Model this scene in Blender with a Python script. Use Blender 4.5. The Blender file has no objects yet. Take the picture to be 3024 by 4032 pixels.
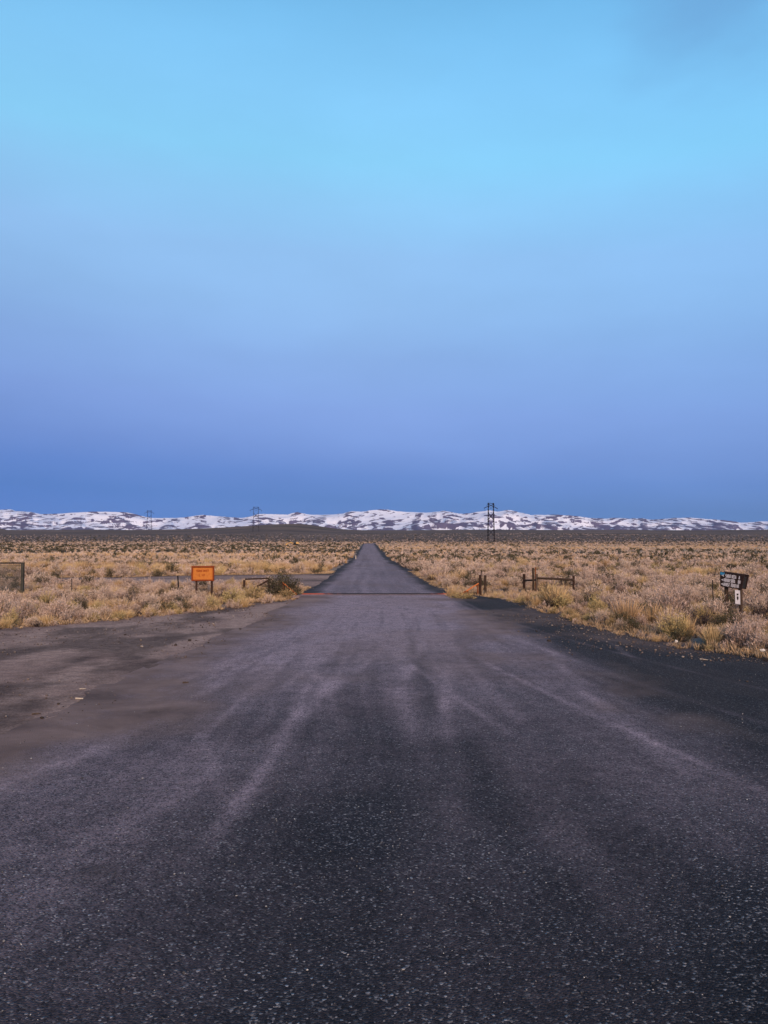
import bpy, math, random
import numpy as np
from mathutils import Vector, Matrix

random.seed(7)
sc = bpy.context.scene
col = sc.collection
R = math.radians

# ------------------------------------------------------------------ camera
F, CX, CY, CAMZ, PITCH = 3029.0, 1512.0, 2016.0, 2.0, R(2.53)
cp, sp = math.cos(PITCH), math.sin(PITCH)
cam = bpy.data.cameras.new('camera')
camo = bpy.data.objects.new('camera', cam)
col.objects.link(camo)
cam.sensor_fit = 'VERTICAL'
cam.sensor_height = 24
cam.lens = 24 * F / 4032
cam.clip_start, cam.clip_end = 0.1, 40000
camo.location = (0, 0, CAMZ)
camo.rotation_euler = (R(90) + PITCH, 0, 0)
sc.camera = camo


def ray(px, py):
    a, b = (px - CX) / F, (CY - py) / F
    return Vector((a, cp - b * sp, sp + b * cp))


def at(px, py, Y):
    """point seen at a photo pixel, Y metres ahead"""
    d = ray(px, py)
    return Vector((d.x / d.y * Y, Y, CAMZ + d.z / d.y * Y))


def gnd(px, py):
    d = ray(px, py)
    t = -CAMZ / d.z
    return Vector((d.x * t, d.y * t, 0))


# ------------------------------------------------------------------ noise
def _hash(ix, iy, s):
    n = (ix.astype(np.int64) * 374761393 + iy.astype(np.int64) * 668265263 + s * 974711) & 0x7fffffff
    n = ((n ^ (n >> 13)) * 1274126177) & 0x7fffffff
    n = (n ^ (n >> 16)) & 0xffff
    return n / 65535.0


def vnoise(x, y, s=0):
    x = np.asarray(x, float)
    y = np.asarray(y, float)
    ix, iy = np.floor(x), np.floor(y)
    fx, fy = x - ix, y - iy
    fx = fx * fx * fx * (fx * (fx * 6 - 15) + 10)
    fy = fy * fy * fy * (fy * (fy * 6 - 15) + 10)
    a, b = _hash(ix, iy, s), _hash(ix + 1, iy, s)
    c, d = _hash(ix, iy + 1, s), _hash(ix + 1, iy + 1, s)
    return (a + (b - a) * fx) * (1 - fy) + (c + (d - c) * fx) * fy


def fbm(x, y, o=4, s=0, g=.5):
    t, a, n = 0, 1.0, 0
    for i in range(o):
        t = t + a * vnoise(x * 2 ** i + i * 17.3, y * 2 ** i - i * 9.1, s + i)
        n += a
        a *= g
    return t / n


def sstep(a, b, x):
    t = np.clip((np.asarray(x, float) - a) / (b - a), 0, 1)
    return t * t * (3 - 2 * t)


def bump(x, c, w):
    return np.exp(-((np.asarray(x, float) - c) / w) ** 2)


# ------------------------------------------------------------------ terrain
PY = [-200, 110, 150, 200, 280, 370, 450, 520, 600, 700, 850, 1000, 1130, 1260, 1500, 2500, 14000]
PZ = [0, 0, .35, 1.0, 2.0, 3.2, 4.0, 4.7, 6.6, 10, 16, 22.3, 25.6, 25, 15, 0, 0]


def height(x, y):
    x = np.asarray(x, float)
    y = np.asarray(y, float)
    z = np.interp(y, PY, PZ)
    far = sstep(500, 900, y) * (1 - sstep(1500, 2300, y))
    hx = np.where(x > -117, (x + 117) / 46.0, (x + 117) / 95.0)
    z = z + 8.6 * np.exp(-hx * hx) * bump(y, 1010, 150)
    z = z + 5.0 * bump(x, 130, 120) * bump(y, 720, 90) * .5
    z = z + 33 * bump(x, -880, 140) * bump(y, 1600, 180)
    z = z + far * 2.2 * (fbm(x / 140, y / 140, 3, 11) - .5)
    z = z + (1 - sstep(600, 900, y)) * sstep(14, 40, np.abs(x - road_x(y))) * .5 * (fbm(x / 14, y / 14, 3, 5) - .5)
    return z


def road_x(y):
    y = np.asarray(y, float)
    base = -0.3 - .0207 * (y - 29)
    return base + np.where(y > 340, ((y - 340) / 10.0) ** 2 * .45, 0)


def road_h(y):
    return np.interp(np.asarray(y, float), [-50, 20, 29, 33, 40, 116, 380, 500], [4.2, 3.9, 3.05, 3.0, 3.0, 2.6, 2.7, 2.7])


# ------------------------------------------------------------------ object helpers
def tag(o, label=None, cat=None, group=None, kind=None):
    if label: o['label'] = label
    if cat: o['category'] = cat
    if group: o['group'] = group
    if kind: o['kind'] = kind
    return o


def empty(name, loc=(0, 0, 0), rz=0.0):
    o = bpy.data.objects.new(name, None)
    o.location = loc
    o.rotation_euler = (0, 0, rz)
    o.empty_display_size = .1
    col.objects.link(o)
    return o


def mesh_obj(name, verts, faces, mat, parent=None, smooth=False, attrs=None):
    me = bpy.data.meshes.new(name)
    if isinstance(verts, np.ndarray):
        nv = len(verts)
        k = faces.shape[1]
        me.vertices.add(nv)
        me.vertices.foreach_set('co', verts.astype(np.float32).ravel())
        me.loops.add(faces.size)
        me.loops.foreach_set('vertex_index', faces.astype(np.int32).ravel())
        me.polygons.add(len(faces))
        me.polygons.foreach_set('loop_start', np.arange(0, faces.size, k, dtype=np.int32))
        me.update(calc_edges=True)
    else:
        me.from_pydata([tuple(v) for v in verts], [], faces)
        me.update()
    if smooth:
        me.polygons.foreach_set('use_smooth', [True] * len(me.polygons))
    for an, av in (attrs or {}).items():
        if av.ndim == 1:
            a = me.attributes.new(an, 'FLOAT', 'POINT')
            a.data.foreach_set('value', av.astype(np.float32))
        else:
            a = me.attributes.new(an, 'FLOAT_COLOR', 'POINT')
            c4 = np.ones((len(av), 4), np.float32)
            c4[:, :av.shape[1]] = av
            a.data.foreach_set('color', c4.ravel())
    me.materials.append(mat)
    o = bpy.data.objects.new(name, me)
    col.objects.link(o)
    if parent is not None:
        o.parent = parent
    return o


class MB:
    """collects simple solids into one mesh"""
    def __init__(s):
        s.v, s.f = [], []

    def add(s, vs, fs):
        n = len(s.v)
        s.v += [Vector(v) for v in vs]
        s.f += [tuple(i + n for i in f) for f in fs]
        return s

    def box(s, c, size, rot=None, bev=0.0):
        x, y, z = [k / 2 for k in size]
        b = min(bev, x * .9, y * .9, z * .9)
        M = rot.to_3x3() if rot is not None else Matrix.Identity(3)
        if b <= 0:
            vs = [(i, j, k) for k in (-z, z) for (i, j) in ((-x, -y), (x, -y), (x, y), (-x, y))]
            fs = [(3, 2, 1, 0), (4, 5, 6, 7), (0, 1, 5, 4), (1, 2, 6, 5), (2, 3, 7, 6), (3, 0, 4, 7)]
        else:   # chamfered long edges along z and top/bottom
            ring = [(-x + b, -y), (x - b, -y), (x, -y + b), (x, y - b), (x - b, y), (-x + b, y), (-x, y - b), (-x, -y + b)]
            def sc_(r, k): return [(i * k[0], j * k[1]) for i, j in r]
            kx, ky = (x - b) / x, (y - b) / y
            vs = [(i * kx, j * ky, -z) for i, j in ring] + [(i, j, -z + b) for i, j in ring] + [(i, j, z - b) for i, j in ring] + [(i * kx, j * ky, z) for i, j in ring]
            fs = [tuple(range(7, -1, -1)), tuple(range(24, 32))]
            for r in range(3):
                for i in range(8):
                    j = (i + 1) % 8
                    fs.append((r * 8 + i, r * 8 + j, r * 8 + 8 + j, r * 8 + 8 + i))
        return s.add([M @ Vector(v) + Vector(c) for v in vs], fs)

    def tube(s, p, q, r0, r1=None, n=10, wob=0.0, segs=1):
        p, q = Vector(p), Vector(q)
        r1 = r0 if r1 is None else r1
        d = (q - p).normalized()
        a = d.orthogonal().normalized()
        b = d.cross(a)
        vs = []
        for k in range(segs + 1):
            t = k / segs
            c = p.lerp(q, t)
            if 0 < k < segs and wob:
                c = c + a * random.uniform(-wob, wob) + b * random.uniform(-wob, wob)
            r = r0 + (r1 - r0) * t
            for i in range(n):
                an = 2 * math.pi * i / n
                rr = r * (1 + random.uniform(-1, 1) * wob * 3)
                vs.append(c + a * math.cos(an) * rr + b * math.sin(an) * rr)
        fs = [tuple(range(n - 1, -1, -1)), tuple(range(segs * n, segs * n + n))]
        for k in range(segs):
            for i in range(n):
                j = (i + 1) % n
                fs.append((k * n + i, k * n + j, (k + 1) * n + j, (k + 1) * n + i))
        return s.add(vs, fs)

    def bar(s, p, q, w, h, up=(0, 0, 1)):
        p, q = Vector(p), Vector(q)
        d = (q - p)
        L = d.length
        d.normalize()
        u = Vector(up)
        if abs(d.dot(u)) > .95: u = Vector((0, 1, 0))
        a = d.cross(u).normalized()
        b = a.cross(d)
        M = Matrix((a, d, b)).transposed()
        return s.box((p + q) / 2, (w, L, h), M.to_4x4())

    def prism(s, pts, y0, y1, M=None):
        """outline in x,z extruded along y"""
        n = len(pts)
        vs = [Vector((x, y0, z)) for x, z in pts] + [Vector((x, y1, z)) for x, z in pts]
        if M is not None: vs = [M @ v for v in vs]
        fs = [tuple(range(n)), tuple(range(2 * n - 1, n - 1, -1))]
        for i in range(n):
            j = (i + 1) % n
            fs.append((j, i, n + i, n + j))
        return s.add(vs, fs)

    def build(s, name, mat, parent=None, smooth=False, rel=None):
        vs = s.v if rel is None else [v - Vector(rel) for v in s.v]
        o = mesh_obj(name, vs, s.f, mat, parent, smooth)
        import bmesh
        bm = bmesh.new()
        bm.from_mesh(o.data)
        bmesh.ops.recalc_face_normals(bm, faces=bm.faces)
        bm.to_mesh(o.data)
        bm.free()
        return o


# ------------------------------------------------------------------ materials
class NT:
    def __init__(s, name):
        s.m = bpy.data.materials.new(name)
        s.m.use_nodes = True
        s.t = s.m.node_tree
        s.b = s.t.nodes['Principled BSDF']
        s.b.inputs['Specular IOR Level'].default_value = .2
        s.b.inputs['Roughness'].default_value = .9

    def n(s, typ, **kw):
        nd = s.t.nodes.new(typ)
        for k, v in kw.items():
            if k.startswith('i_'):
                nd.inputs[k[2:].replace('_', ' ')].default_value = v
            else:
                setattr(nd, k, v)
        return nd

    def l(s, a, b):
        s.t.links.new(a, b)

    def noise(s, vec, scale, detail=4, rough=.55, dist=0.0):
        nd = s.n('ShaderNodeTexNoise')
        nd.inputs['Scale'].default_value = scale
        nd.inputs['Detail'].default_value = detail
        nd.inputs['Roughness'].default_value = rough
        nd.inputs['Distortion'].default_value = dist
        if vec is not None: s.l(vec, nd.inputs['Vector'])
        return nd.outputs['Fac']

    def ramp(s, fac, stops, interp='LINEAR'):
        nd = s.n('ShaderNodeValToRGB')
        cr = nd.color_ramp
        cr.interpolation = interp
        while len(cr.elements) < len(stops): cr.elements.new(.5)
        for e, (p, c) in zip(cr.elements, stops):
            e.position = p
            c = (c, c, c) if isinstance(c, (int, float)) else c
            e.color = (*c, 1)
        s.l(fac, nd.inputs[0])
        return nd.outputs[0]

    def mix(s, fac, a, b, mode='MIX'):
        nd = s.n('ShaderNodeMix', data_type='RGBA', blend_type=mode)
        for v, i in ((fac, 0), (a, 6), (b, 7)):
            if isinstance(v, (int, float)): nd.inputs[i].default_value = v
            elif isinstance(v, tuple): nd.inputs[i].default_value = (*v, 1)
            else: s.l(v, nd.inputs[i])
        return nd.outputs[2]

    def math(s, op, a, b=None, clamp=False):
        nd = s.n('ShaderNodeMath', operation=op, use_clamp=clamp)
        for i, v in ((0, a), (1, b)):
            if v is None: continue
            if isinstance(v, (int, float)): nd.inputs[i].default_value = v
            else: s.l(v, nd.inputs[i])
        return nd.outputs[0]

    def attr(s, name):
        return s.n('ShaderNodeAttribute', attribute_name=name)

    def pos(s):
        return s.n('ShaderNodeNewGeometry').outputs['Position']

    def objco(s):
        return s.n('ShaderNodeTexCoord').outputs['Object']

    def bump(s, h, strength=.5, dist=.02):
        nd = s.n('ShaderNodeBump')
        nd.inputs['Strength'].default_value = strength
        nd.inputs['Distance'].default_value = dist
        s.l(h, nd.inputs['Height'])
        s.l(nd.outputs[0], s.b.inputs['Normal'])

    def base(s, c):
        if isinstance(c, tuple): s.b.inputs['Base Color'].default_value = (*c, 1)
        else: s.l(c, s.b.inputs['Base Color'])


def simple_mat(name, c1, c2, scale=12, rough=.85, metal=0.0, stretch=None, spec=.2, bump=.2):
    m = NT(name)
    co = m.objco()
    if stretch:
        mp = m.n('ShaderNodeMapping')
        mp.inputs['Scale'].default_value = stretch
        m.l(co, mp.inputs[0])
        co = mp.outputs[0]
    f = m.noise(co, scale, 5, .65)
    m.base(m.ramp(f, [(.32, c1), (.68, c2)]))
    m.b.inputs['Roughness'].default_value = rough
    m.b.inputs['Metallic'].default_value = metal
    m.b.inputs['Specular IOR Level'].default_value = spec
    if bump: m.bump(f, bump, .01)
    return m.m


def plant_mat(name, base_c, mid_c, tip_c, var=.25):
    """stem colour at the root of each twig, seed-head colour at its tip; random tone per twig and plant"""
    m = NT(name)
    tone = m.attr('tone').outputs['Fac']
    tip = m.attr('tip').outputs['Fac']
    rnd = m.n('ShaderNodeObjectInfo').outputs['Random']
    c = m.ramp(tip, [(0.0, base_c), (.45, mid_c), (1.0, tip_c)])
    v = m.math('ADD', m.math('MULTIPLY', tone, var * 2), 1 - var)
    v = m.math('ADD', v, m.math('MULTIPLY', m.math('SUBTRACT', rnd, .5), .25))
    hs = m.n('ShaderNodeHueSaturation')
    m.l(c, hs.inputs['Color'])
    m.l(v, hs.inputs['Value'])
    m.l(m.math('ADD', m.math('MULTIPLY', rnd, .02), .49), hs.inputs['Hue'])
    m.base(hs.outputs[0])
    m.b.inputs['Roughness'].default_value = 1
    m.b.inputs['Specular IOR Level'].default_value = .05
    return m.m


M = {}
M['dry'] = plant_mat('dry_shrub_twigs', (.13, .09, .068), (.37, .27, .215), (.60, .475, .40), .26)
M['grass'] = plant_mat('golden_grass', (.24, .165, .09), (.44, .305, .16), (.62, .455, .27), .25)
M['sage'] = plant_mat('sagebrush_leaves', (.035, .032, .026), (.058, .056, .036), (.105, .10, .062), .3)
M['bare'] = plant_mat('bare_twigs', (.03, .023, .024), (.055, .043, .043), (.12, .09, .085), .3)
M['green'] = plant_mat('green_rabbitbrush', (.11, .095, .05), (.27, .215, .10), (.55, .41, .215), .25)
M['stem'] = simple_mat('woody_stems', (.045, .032, .024), (.12, .085, .06), 20)
M['wood'] = simple_mat('weathered_timber', (.018, .012, .009), (.075, .05, .036), 6, stretch=(6, 6, .8))
M['wood_red'] = simple_mat('reddish_timber', (.016, .009, .007), (.060, .032, .023), 6, stretch=(6, 6, .8))
M['wood_grey'] = simple_mat('grey_timber', (.05, .038, .03), (.14, .105, .08), 6, stretch=(6, 6, .8))
M['rust'] = simple_mat('rusty_steel', (.10, .03, .012), (.25, .085, .03), 30)
M['steel_dark'] = simple_mat('dark_steel', (.005, .005, .008), (.012, .011, .017), 3)
M['mesh_wire'] = simple_mat('dark_wire', (.035, .036, .034), (.08, .08, .074), 8)
M['post_grey'] = simple_mat('grey_green_post', (.025, .026, .022), (.06, .058, .05), 6)
M['sign_orange'] = simple_mat('orange_board', (.36, .105, .010), (.47, .160, .018), 9, rough=.6, spec=.3)
M['sign_rust'] = simple_mat('rust_red_frame', (.13, .026, .008), (.23, .050, .012), 14)
M['letter_rust'] = simple_mat('rust_red_letters', (.20, .040, .008), (.27, .06, .010), 14, bump=0)
M['sign_brown'] = simple_mat('dark_brown_board', (.014, .008, .008), (.034, .02, .019), 5, stretch=(1, 1, 5))
M['letter_white'] = simple_mat('worn_white_paint', (.30, .29, .32), (.58, .56, .60), 60, bump=0)
M['plate_white'] = simple_mat('white_plate', (.36, .37, .43), (.52, .53, .60), 10, rough=.5, bump=0)
M['black_paint'] = simple_mat('black_paint', (.012, .012, .014), (.02, .02, .022), 10, bump=0)
M['blue_sticker'] = simple_mat('blue_sticker', (.02, .16, .34), (.05, .28, .48), 20, bump=0)
M['orange_paint'] = simple_mat('orange_paint', (.40, .11, .03), (.58, .18, .05), 20, rough=.6)
M['yellow_paint'] = simple_mat('yellow_paint', (.42, .26, .09), (.58, .38, .15), 2, rough=.5, bump=0)
M['rubber'] = simple_mat('black_rubber', (.012, .012, .012), (.03, .028, .026), 6)
M['glass'] = simple_mat('dark_glass', (.03, .035, .045), (.05, .055, .065), 2, rough=.1, spec=.5, bump=0)
M['litter'] = simple_mat('white_litter', (.42, .41, .39), (.62, .60, .58), 40)
M['stick'] = simple_mat('pale_stick', (.34, .29, .24), (.5, .45, .38), 40)
M['stone'] = simple_mat('pale_stone', (.10, .10, .11), (.42, .42, .44), 3, rough=.8)

# ------------------------------------------------------------------ sky and light
SUN_EL, SUN_AZ = 20.0, 168.0     # low afterglow behind the camera, a little to its right
world = bpy.data.worlds.new('World')
sc.world = world
world.use_nodes = True
wt = world.node_tree
bg = wt.nodes['Background']
sky = wt.nodes.new('ShaderNodeTexSky')
sky.sky_type = 'NISHITA'
sky.sun_disc = False
sky.sun_elevation = R(SUN_EL)
sky.sun_rotation = R(SUN_AZ)
sky.altitude = 2000
sky.ozone_density = 3
bg.inputs[1].default_value = .15
# dusk sky: Nishita air with the belt-of-Venus / earth-shadow grading opposite the sun
STOPS = [(-0.02, (0.087, 0.171, 0.45)), (0.0242, (0.087, 0.171, 0.45)), (0.0574, (0.12, 0.195, 0.414)), (0.0906, (0.21, 0.262, 0.47)), (0.1235, (0.355, 0.363, 0.544)), (0.1756, (0.594, 0.548, 0.685)), (0.2389, (0.884, 0.821, 0.86)), (0.2997, (1.247, 1.197, 1.096)), (0.3573, (1.554, 1.533, 1.323)), (0.4115, (1.764, 2.001, 1.596)), (0.4521, (1.839, 2.394, 1.818)), (0.5085, (1.987, 2.613, 2.066)), (0.5512, (1.963, 2.68, 2.174)), (0.62, (1.701, 2.552, 2.16)), (0.9, (1.2, 1.6, 1.6))]


def wn(typ, **kw):
    nd = wt.nodes.new(typ)
    for k, v in kw.items(): setattr(nd, k, v)
    return nd


def wmath(op, a, b=None, c=None, clamp=False):
    nd = wn('ShaderNodeMath', operation=op, use_clamp=clamp)
    for i, v in enumerate((a, b, c)):
        if v is None: continue
        if isinstance(v, (int, float)): nd.inputs[i].default_value = v
        else: wt.links.new(v, nd.inputs[i])
    return nd.outputs[0]


tc = wn('ShaderNodeTexCoord')
sx = wn('ShaderNodeSeparateXYZ')
wt.links.new(tc.outputs['Generated'], sx.inputs[0])
nz = wn('ShaderNodeTexNoise')
nz.inputs['Scale'].default_value = 1.6
nz.inputs['Detail'].default_value = 3
mp = wn('ShaderNodeMapping')
mp.inputs['Scale'].default_value = (1, 1, 3.2)
wt.links.new(tc.outputs['Generated'], mp.inputs[0])
wt.links.new(mp.outputs[0], nz.inputs[0])
# the shadow band leans down towards the right and its edge is a little uneven
zz = wmath('ADD', sx.outputs[2], wmath('MULTIPLY', wmath('SUBTRACT', nz.outputs[0], .5), .022))
zz = wmath('ADD', zz, wmath('MULTIPLY', sx.outputs[0], .04))
rp = wn('ShaderNodeValToRGB')
cr = rp.color_ramp
while len(cr.elements) < len(STOPS): cr.elements.new(.5)
for e, (p, c) in zip(cr.elements, STOPS):
    e.position = (p + .05)
    e.color = (c[0] / 3, c[1] / 3, c[2] / 3, 1)
wt.links.new(wmath('ADD', zz, .05), rp.inputs[0])
vm = wn('ShaderNodeVectorMath', operation='SCALE')
wt.links.new(rp.outputs[0], vm.inputs[0])
vm.inputs['Scale'].default_value = 3
fac = wmath('MULTIPLY_ADD', sx.outputs[1], 2.0, .6, clamp=True)
mx = wn('ShaderNodeMix', data_type='RGBA')
wt.links.new(fac, mx.inputs[0])
mx.inputs[6].default_value = (1, 1, 1, 1)
mx.clamp_factor = True
wt.links.new(vm.outputs[0], mx.inputs[7])
vm2 = wn('ShaderNodeVectorMath', operation='MULTIPLY')
wt.links.new(sky.outputs[0], vm2.inputs[0])
wt.links.new(mx.outputs[2], vm2.inputs[1])
# the air stays a clearer blue to the right of the antisolar point
cxyz = wn('ShaderNodeCombineXYZ')
xr = wmath('MAXIMUM', sx.outputs[0], 0.0)
cxyz.inputs[0].default_value = 1.0
wt.links.new(wmath('MULTIPLY_ADD', xr, .16, 1.0), cxyz.inputs[1])
wt.links.new(wmath('MULTIPLY_ADD', xr, .26, 1.0), cxyz.inputs[2])
vm3 = wn('ShaderNodeVectorMath', operation='MULTIPLY')
wt.links.new(vm2.outputs[0], vm3.inputs[0])
wt.links.new(cxyz.outputs[0], vm3.inputs[1])
n3_ = wn('ShaderNodeTexNoise')
n3_.inputs['Scale'].default_value = 3.2
n3_.inputs['Detail'].default_value = 5
n3_.inputs['Roughness'].default_value = .6
wt.links.new(mp.outputs[0], n3_.inputs[0])
vm4 = wn('ShaderNodeVectorMath', operation='SCALE')
wt.links.new(vm3.outputs[0], vm4.inputs[0])
wt.links.new(wmath('MULTIPLY_ADD', n3_.outputs[0], .16, .92), vm4.inputs['Scale'])
vm2 = vm4
# a faint dusky cloud high on the right
cd = ray(2900, -170).normalized()
dt = wn('ShaderNodeVectorMath', operation='DOT_PRODUCT')
wt.links.new(tc.outputs['Generated'], dt.inputs[0])
dt.inputs[1].default_value = cd
n2_ = wn('ShaderNodeTexNoise')
n2_.inputs['Scale'].default_value = 5
n2_.inputs['Detail'].default_value = 4
mp2 = wn('ShaderNodeMapping')
mp2.inputs['Scale'].default_value = (1, 1, 2.6)
wt.links.new(tc.outputs['Generated'], mp2.inputs[0])
wt.links.new(mp2.outputs[0], n2_.inputs[0])
mr = wn('ShaderNodeMapRange', interpolation_type='SMOOTHSTEP')
wt.links.new(wmath('ADD', dt.outputs['Value'], wmath('MULTIPLY', wmath('SUBTRACT', n2_.outputs[0], .5), .02)), mr.inputs[0])
mr.inputs[1].default_value = .989
mr.inputs[2].default_value = 1.006
mx2 = wn('ShaderNodeMix', data_type='RGBA')
wt.links.new(wmath('MULTIPLY', mr.outputs[0], .75), mx2.inputs[0])
wt.links.new(vm2.outputs[0], mx2.inputs[6])
mx2.inputs[7].default_value = (1.0, 2.3, 4.3, 1)
wt.links.new(mx2.outputs[2], bg.inputs[0])

sun = bpy.data.lights.new('sun', 'SUN')
suno = bpy.data.objects.new('sun', sun)
col.objects.link(suno)
sun.energy = 4.0
sun.angle = R(22)
sun.color = (1.0, .66, .42)
az, el = R(SUN_AZ), R(SUN_EL)
sd = Vector((math.sin(az) * math.cos(el), math.cos(az) * math.cos(el), math.sin(el)))
suno.rotation_euler = sd.to_track_quat('Z', 'Y').to_euler()

sc.view_settings.view_transform = 'Standard'
sc.view_settings.look = 'None'
sc.view_settings.exposure = 0
sc.view_settings.gamma = 1
sc.cycles.max_bounces = 5
sc.cycles.diffuse_bounces = 2
sc.cycles.use_denoising = True

# ------------------------------------------------------------------ ground
rows = np.concatenate([np.arange(-60, 0, 4.0), np.arange(0, 60, 1.0), 60 * 1.014 ** np.arange(0, 340)])
rows = np.concatenate([rows[rows < 6400], [6400, 8000, 10000]])


def grid_mesh(name, X, Y, Z, mat, attrs=None, smooth=True):
    nr, nc = X.shape
    v = np.stack([X, Y, Z], -1).reshape(-1, 3)
    i = np.arange(nr - 1)[:, None] * nc + np.arange(nc - 1)[None]
    f = np.stack([i, i + 1, i + nc + 1, i + nc], -1).reshape(-1, 4)
    return mesh_obj(name, v, f, mat, smooth=smooth, attrs={k: a.reshape(nr * nc, -1).squeeze() for k, a in (attrs or {}).items()})


m = NT('plain_soil')
P = m.pos()
b1 = m.attr('zone')
n1 = m.noise(P, .09, 6, .6)
n2 = m.noise(P, 1.7, 6, .7)
n3 = m.noise(P, .018, 5, .6)
near = m.ramp(n2, [(.3, (.10, .075, .06)), (.5, (.21, .16, .125)), (.7, (.32, .245, .19))])
sepz = m.n('ShaderNodeSeparateColor')
m.l(b1.outputs['Color'], sepz.inputs[0])
gold = m.ramp(m.noise(P, .3, 5, .7), [(.3, (.26, .18, .10)), (.5, (.47, .335, .19)), (.7, (.58, .42, .25))])
dark = m.ramp(n1, [(.3, (.034, .027, .023)), (.5, (.072, .055, .044)), (.62, (.105, .082, .058)), (.75, (.17, .13, .09))])
mps = m.n('ShaderNodeMapping')
mps.inputs['Scale'].default_value = (.35, 1.4, 1)
m.l(P, mps.inputs[0])
slope = m.ramp(m.noise(mps.outputs[0], .03, 9, .7), [(.30, (.042, .032, .024)), (.5, (.110, .076, .055)), (.64, (.175, .122, .088)), (.78, (.30, .225, .17))])
c = m.mix(sepz.outputs[0], near, gold)
c = m.mix(sepz.outputs[1], c, dark)
c = m.mix(sepz.outputs[2], c, slope)
m.base(c)
m.bump(n2, .6, .06)
M['soil'] = m.m

U = np.linspace(-1.35, 1.35, 300)
YY = np.repeat(rows[:, None], len(U), 1)
XX = U[None] * (np.abs(YY) + 60)
ZZ = height(XX, YY)
# zone colours follow the real bands of vegetation across the plain
nb = fbm(XX / 60, YY / 45, 4, 31)
nb2 = fbm(XX / 110, YY / 26, 4, 77)
gold_z = sstep(.44, .56, nb) * sstep(45, 90, YY) * .8
gold_z = np.maximum(gold_z, bump(YY, 250 + 60 * (nb - .5), 55) * sstep(-10, 30, XX))
gold_z = np.maximum(gold_z, bump(YY, 135, 14) * sstep(0, 20, -XX))
dark_z = np.clip(sstep(.5, .58, nb2) * sstep(75, 120, YY) * (1 - .9 * bump(YY, 250, 45)) + sstep(300, 380, YY), 0, 1)
slope_z = sstep(430, 640, YY + 160 * (nb2 - .5))
ground = grid_mesh('ground', XX, YY, ZZ, M['soil'], {'zone': np.stack([gold_z, dark_z, slope_z], -1)})
tag(ground, kind='structure')


# ------------------------------------------------------------------ road surfaces
def edge_left(y):
    """left edge of the bare pullout, where the shrubs begin"""
    y = np.asarray(y, float)
    e = np.interp(y, [0, 8, 13, 18.4, 21, 24.2, 27.5, 29.2], [-44, -26, -15.5, -9.3, -7.0, -4.9, -3.75, -3.3])
    return e + .9 * (fbm(y / 2.2, y * 0 + 3.1, 4, 9) - .5)


def edge_right(y):
    y = np.asarray(y, float)
    e = np.interp(y, [0, 6, 10, 13.2, 15.5, 17.8, 22, 26.3, 29.2], [30, 15, 8.6, 6.65, 5.75, 5.15, 4.85, 4.5, 2.9])
    return e + .6 * (fbm(y / 1.7, y * 0 + 8.7, 4, 19) - .5)


def asphalt_left(y):
    y = np.asarray(y, float)
    e = np.interp(y, [-20, 2, 8, 12.4, 17.3, 25.8, 29.2], [-6.5, -4.5, -4.1, -4.0, -3.55, -3.25, -3.1])
    return e + .5 * (fbm(y / 1.3, y * 0 + 5.5, 5, 29, .62) - .5)


GY0, GY1 = 29.1, 31.2            # cattle guard, raised on a low ramp
def ramp_z(y):
    return np.interp(y, [-100, 22, 28.4, GY0 - .05, GY0 + .1, GY1 - .15, GY1, 31.6, 40, 200, 500], [.008, .008, .12, .145, -.06, -.06, .085, .08, .03, .03, .12])


m = NT('chip_seal_road')
P = m.pos()
mk = m.attr('mask')
sep = m.n('ShaderNodeSeparateColor')
m.l(mk.outputs['Color'], sep.inputs[0])
dust, brown, worn = sep.outputs  # dust also carries the light painted in from near to far, worn the shade patch painted past the guard
vor = m.n('ShaderNodeTexVoronoi')
vor.inputs['Scale'].default_value = 84
m.l(P, vor.inputs['Vector'])
vsep = m.n('ShaderNodeSeparateColor')
m.l(vor.outputs['Color'], vsep.inputs[0])
stone = m.ramp(vsep.outputs[0], [(0, (.007, .008, .011)), (.5, (.0155, .017, .0215)), (.82, (.031, .033, .039)), (.93, (.085, .085, .088)), (.98, (.16, .16, .162)), (1, (.30, .30, .30))])
vor2 = m.n('ShaderNodeTexVoronoi')
vor2.inputs['Scale'].default_value = 36
m.l(P, vor2.inputs['Vector'])
v2 = m.n('ShaderNodeSeparateColor')
m.l(vor2.outputs['Color'], v2.inputs[0])
big = m.math('MULTIPLY', m.math('GREATER_THAN', v2.outputs[0], .965), m.math('LESS_THAN', vor2.outputs['Distance'], m.math('MULTIPLY', v2.outputs[1], .38)))
patch = m.noise(P, .55, 6, .62, .3)
fine = m.noise(P, 9, 5, .7)
tar = m.ramp(patch, [(.34, .68), (.5, 1.0), (.66, 1.4)])
c = m.mix(1.0, stone, tar, 'MULTIPLY')
c = m.mix(m.math('MULTIPLY', big, m.ramp(m.noise(P, 1.1, 4, .6), [(.36, .15), (.62, .8)])), c, (.36, .37, .37))
dustc = m.ramp(fine, [(.3, (.31, .25, .28)), (.5, (.415, .33, .36)), (.72, (.53, .415, .44))])
df = m.math('MULTIPLY', dust, m.ramp(m.noise(P, 3.2, 6, .72), [(.26, .5), (.55, 1.0), (.7, 1.15)]), clamp=True)
df = m.math('MULTIPLY', df, m.ramp(m.noise(P, 21, 5, .8), [(.3, .62), (.52, 1.0), (.7, 1.25)]), clamp=True)
df = m.math('MULTIPLY', df, m.math('SUBTRACT', 1.0, m.math('MULTIPLY', m.math('GREATER_THAN', vsep.outputs[1], .66), .62)))
c = m.mix(df, c, dustc)
brownc = m.ramp(m.noise(P, .9, 6, .65, .4), [(.3, (.11, .078, .068)), (.5, (.20, .142, .122)), (.7, (.29, .21, .18))])
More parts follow.
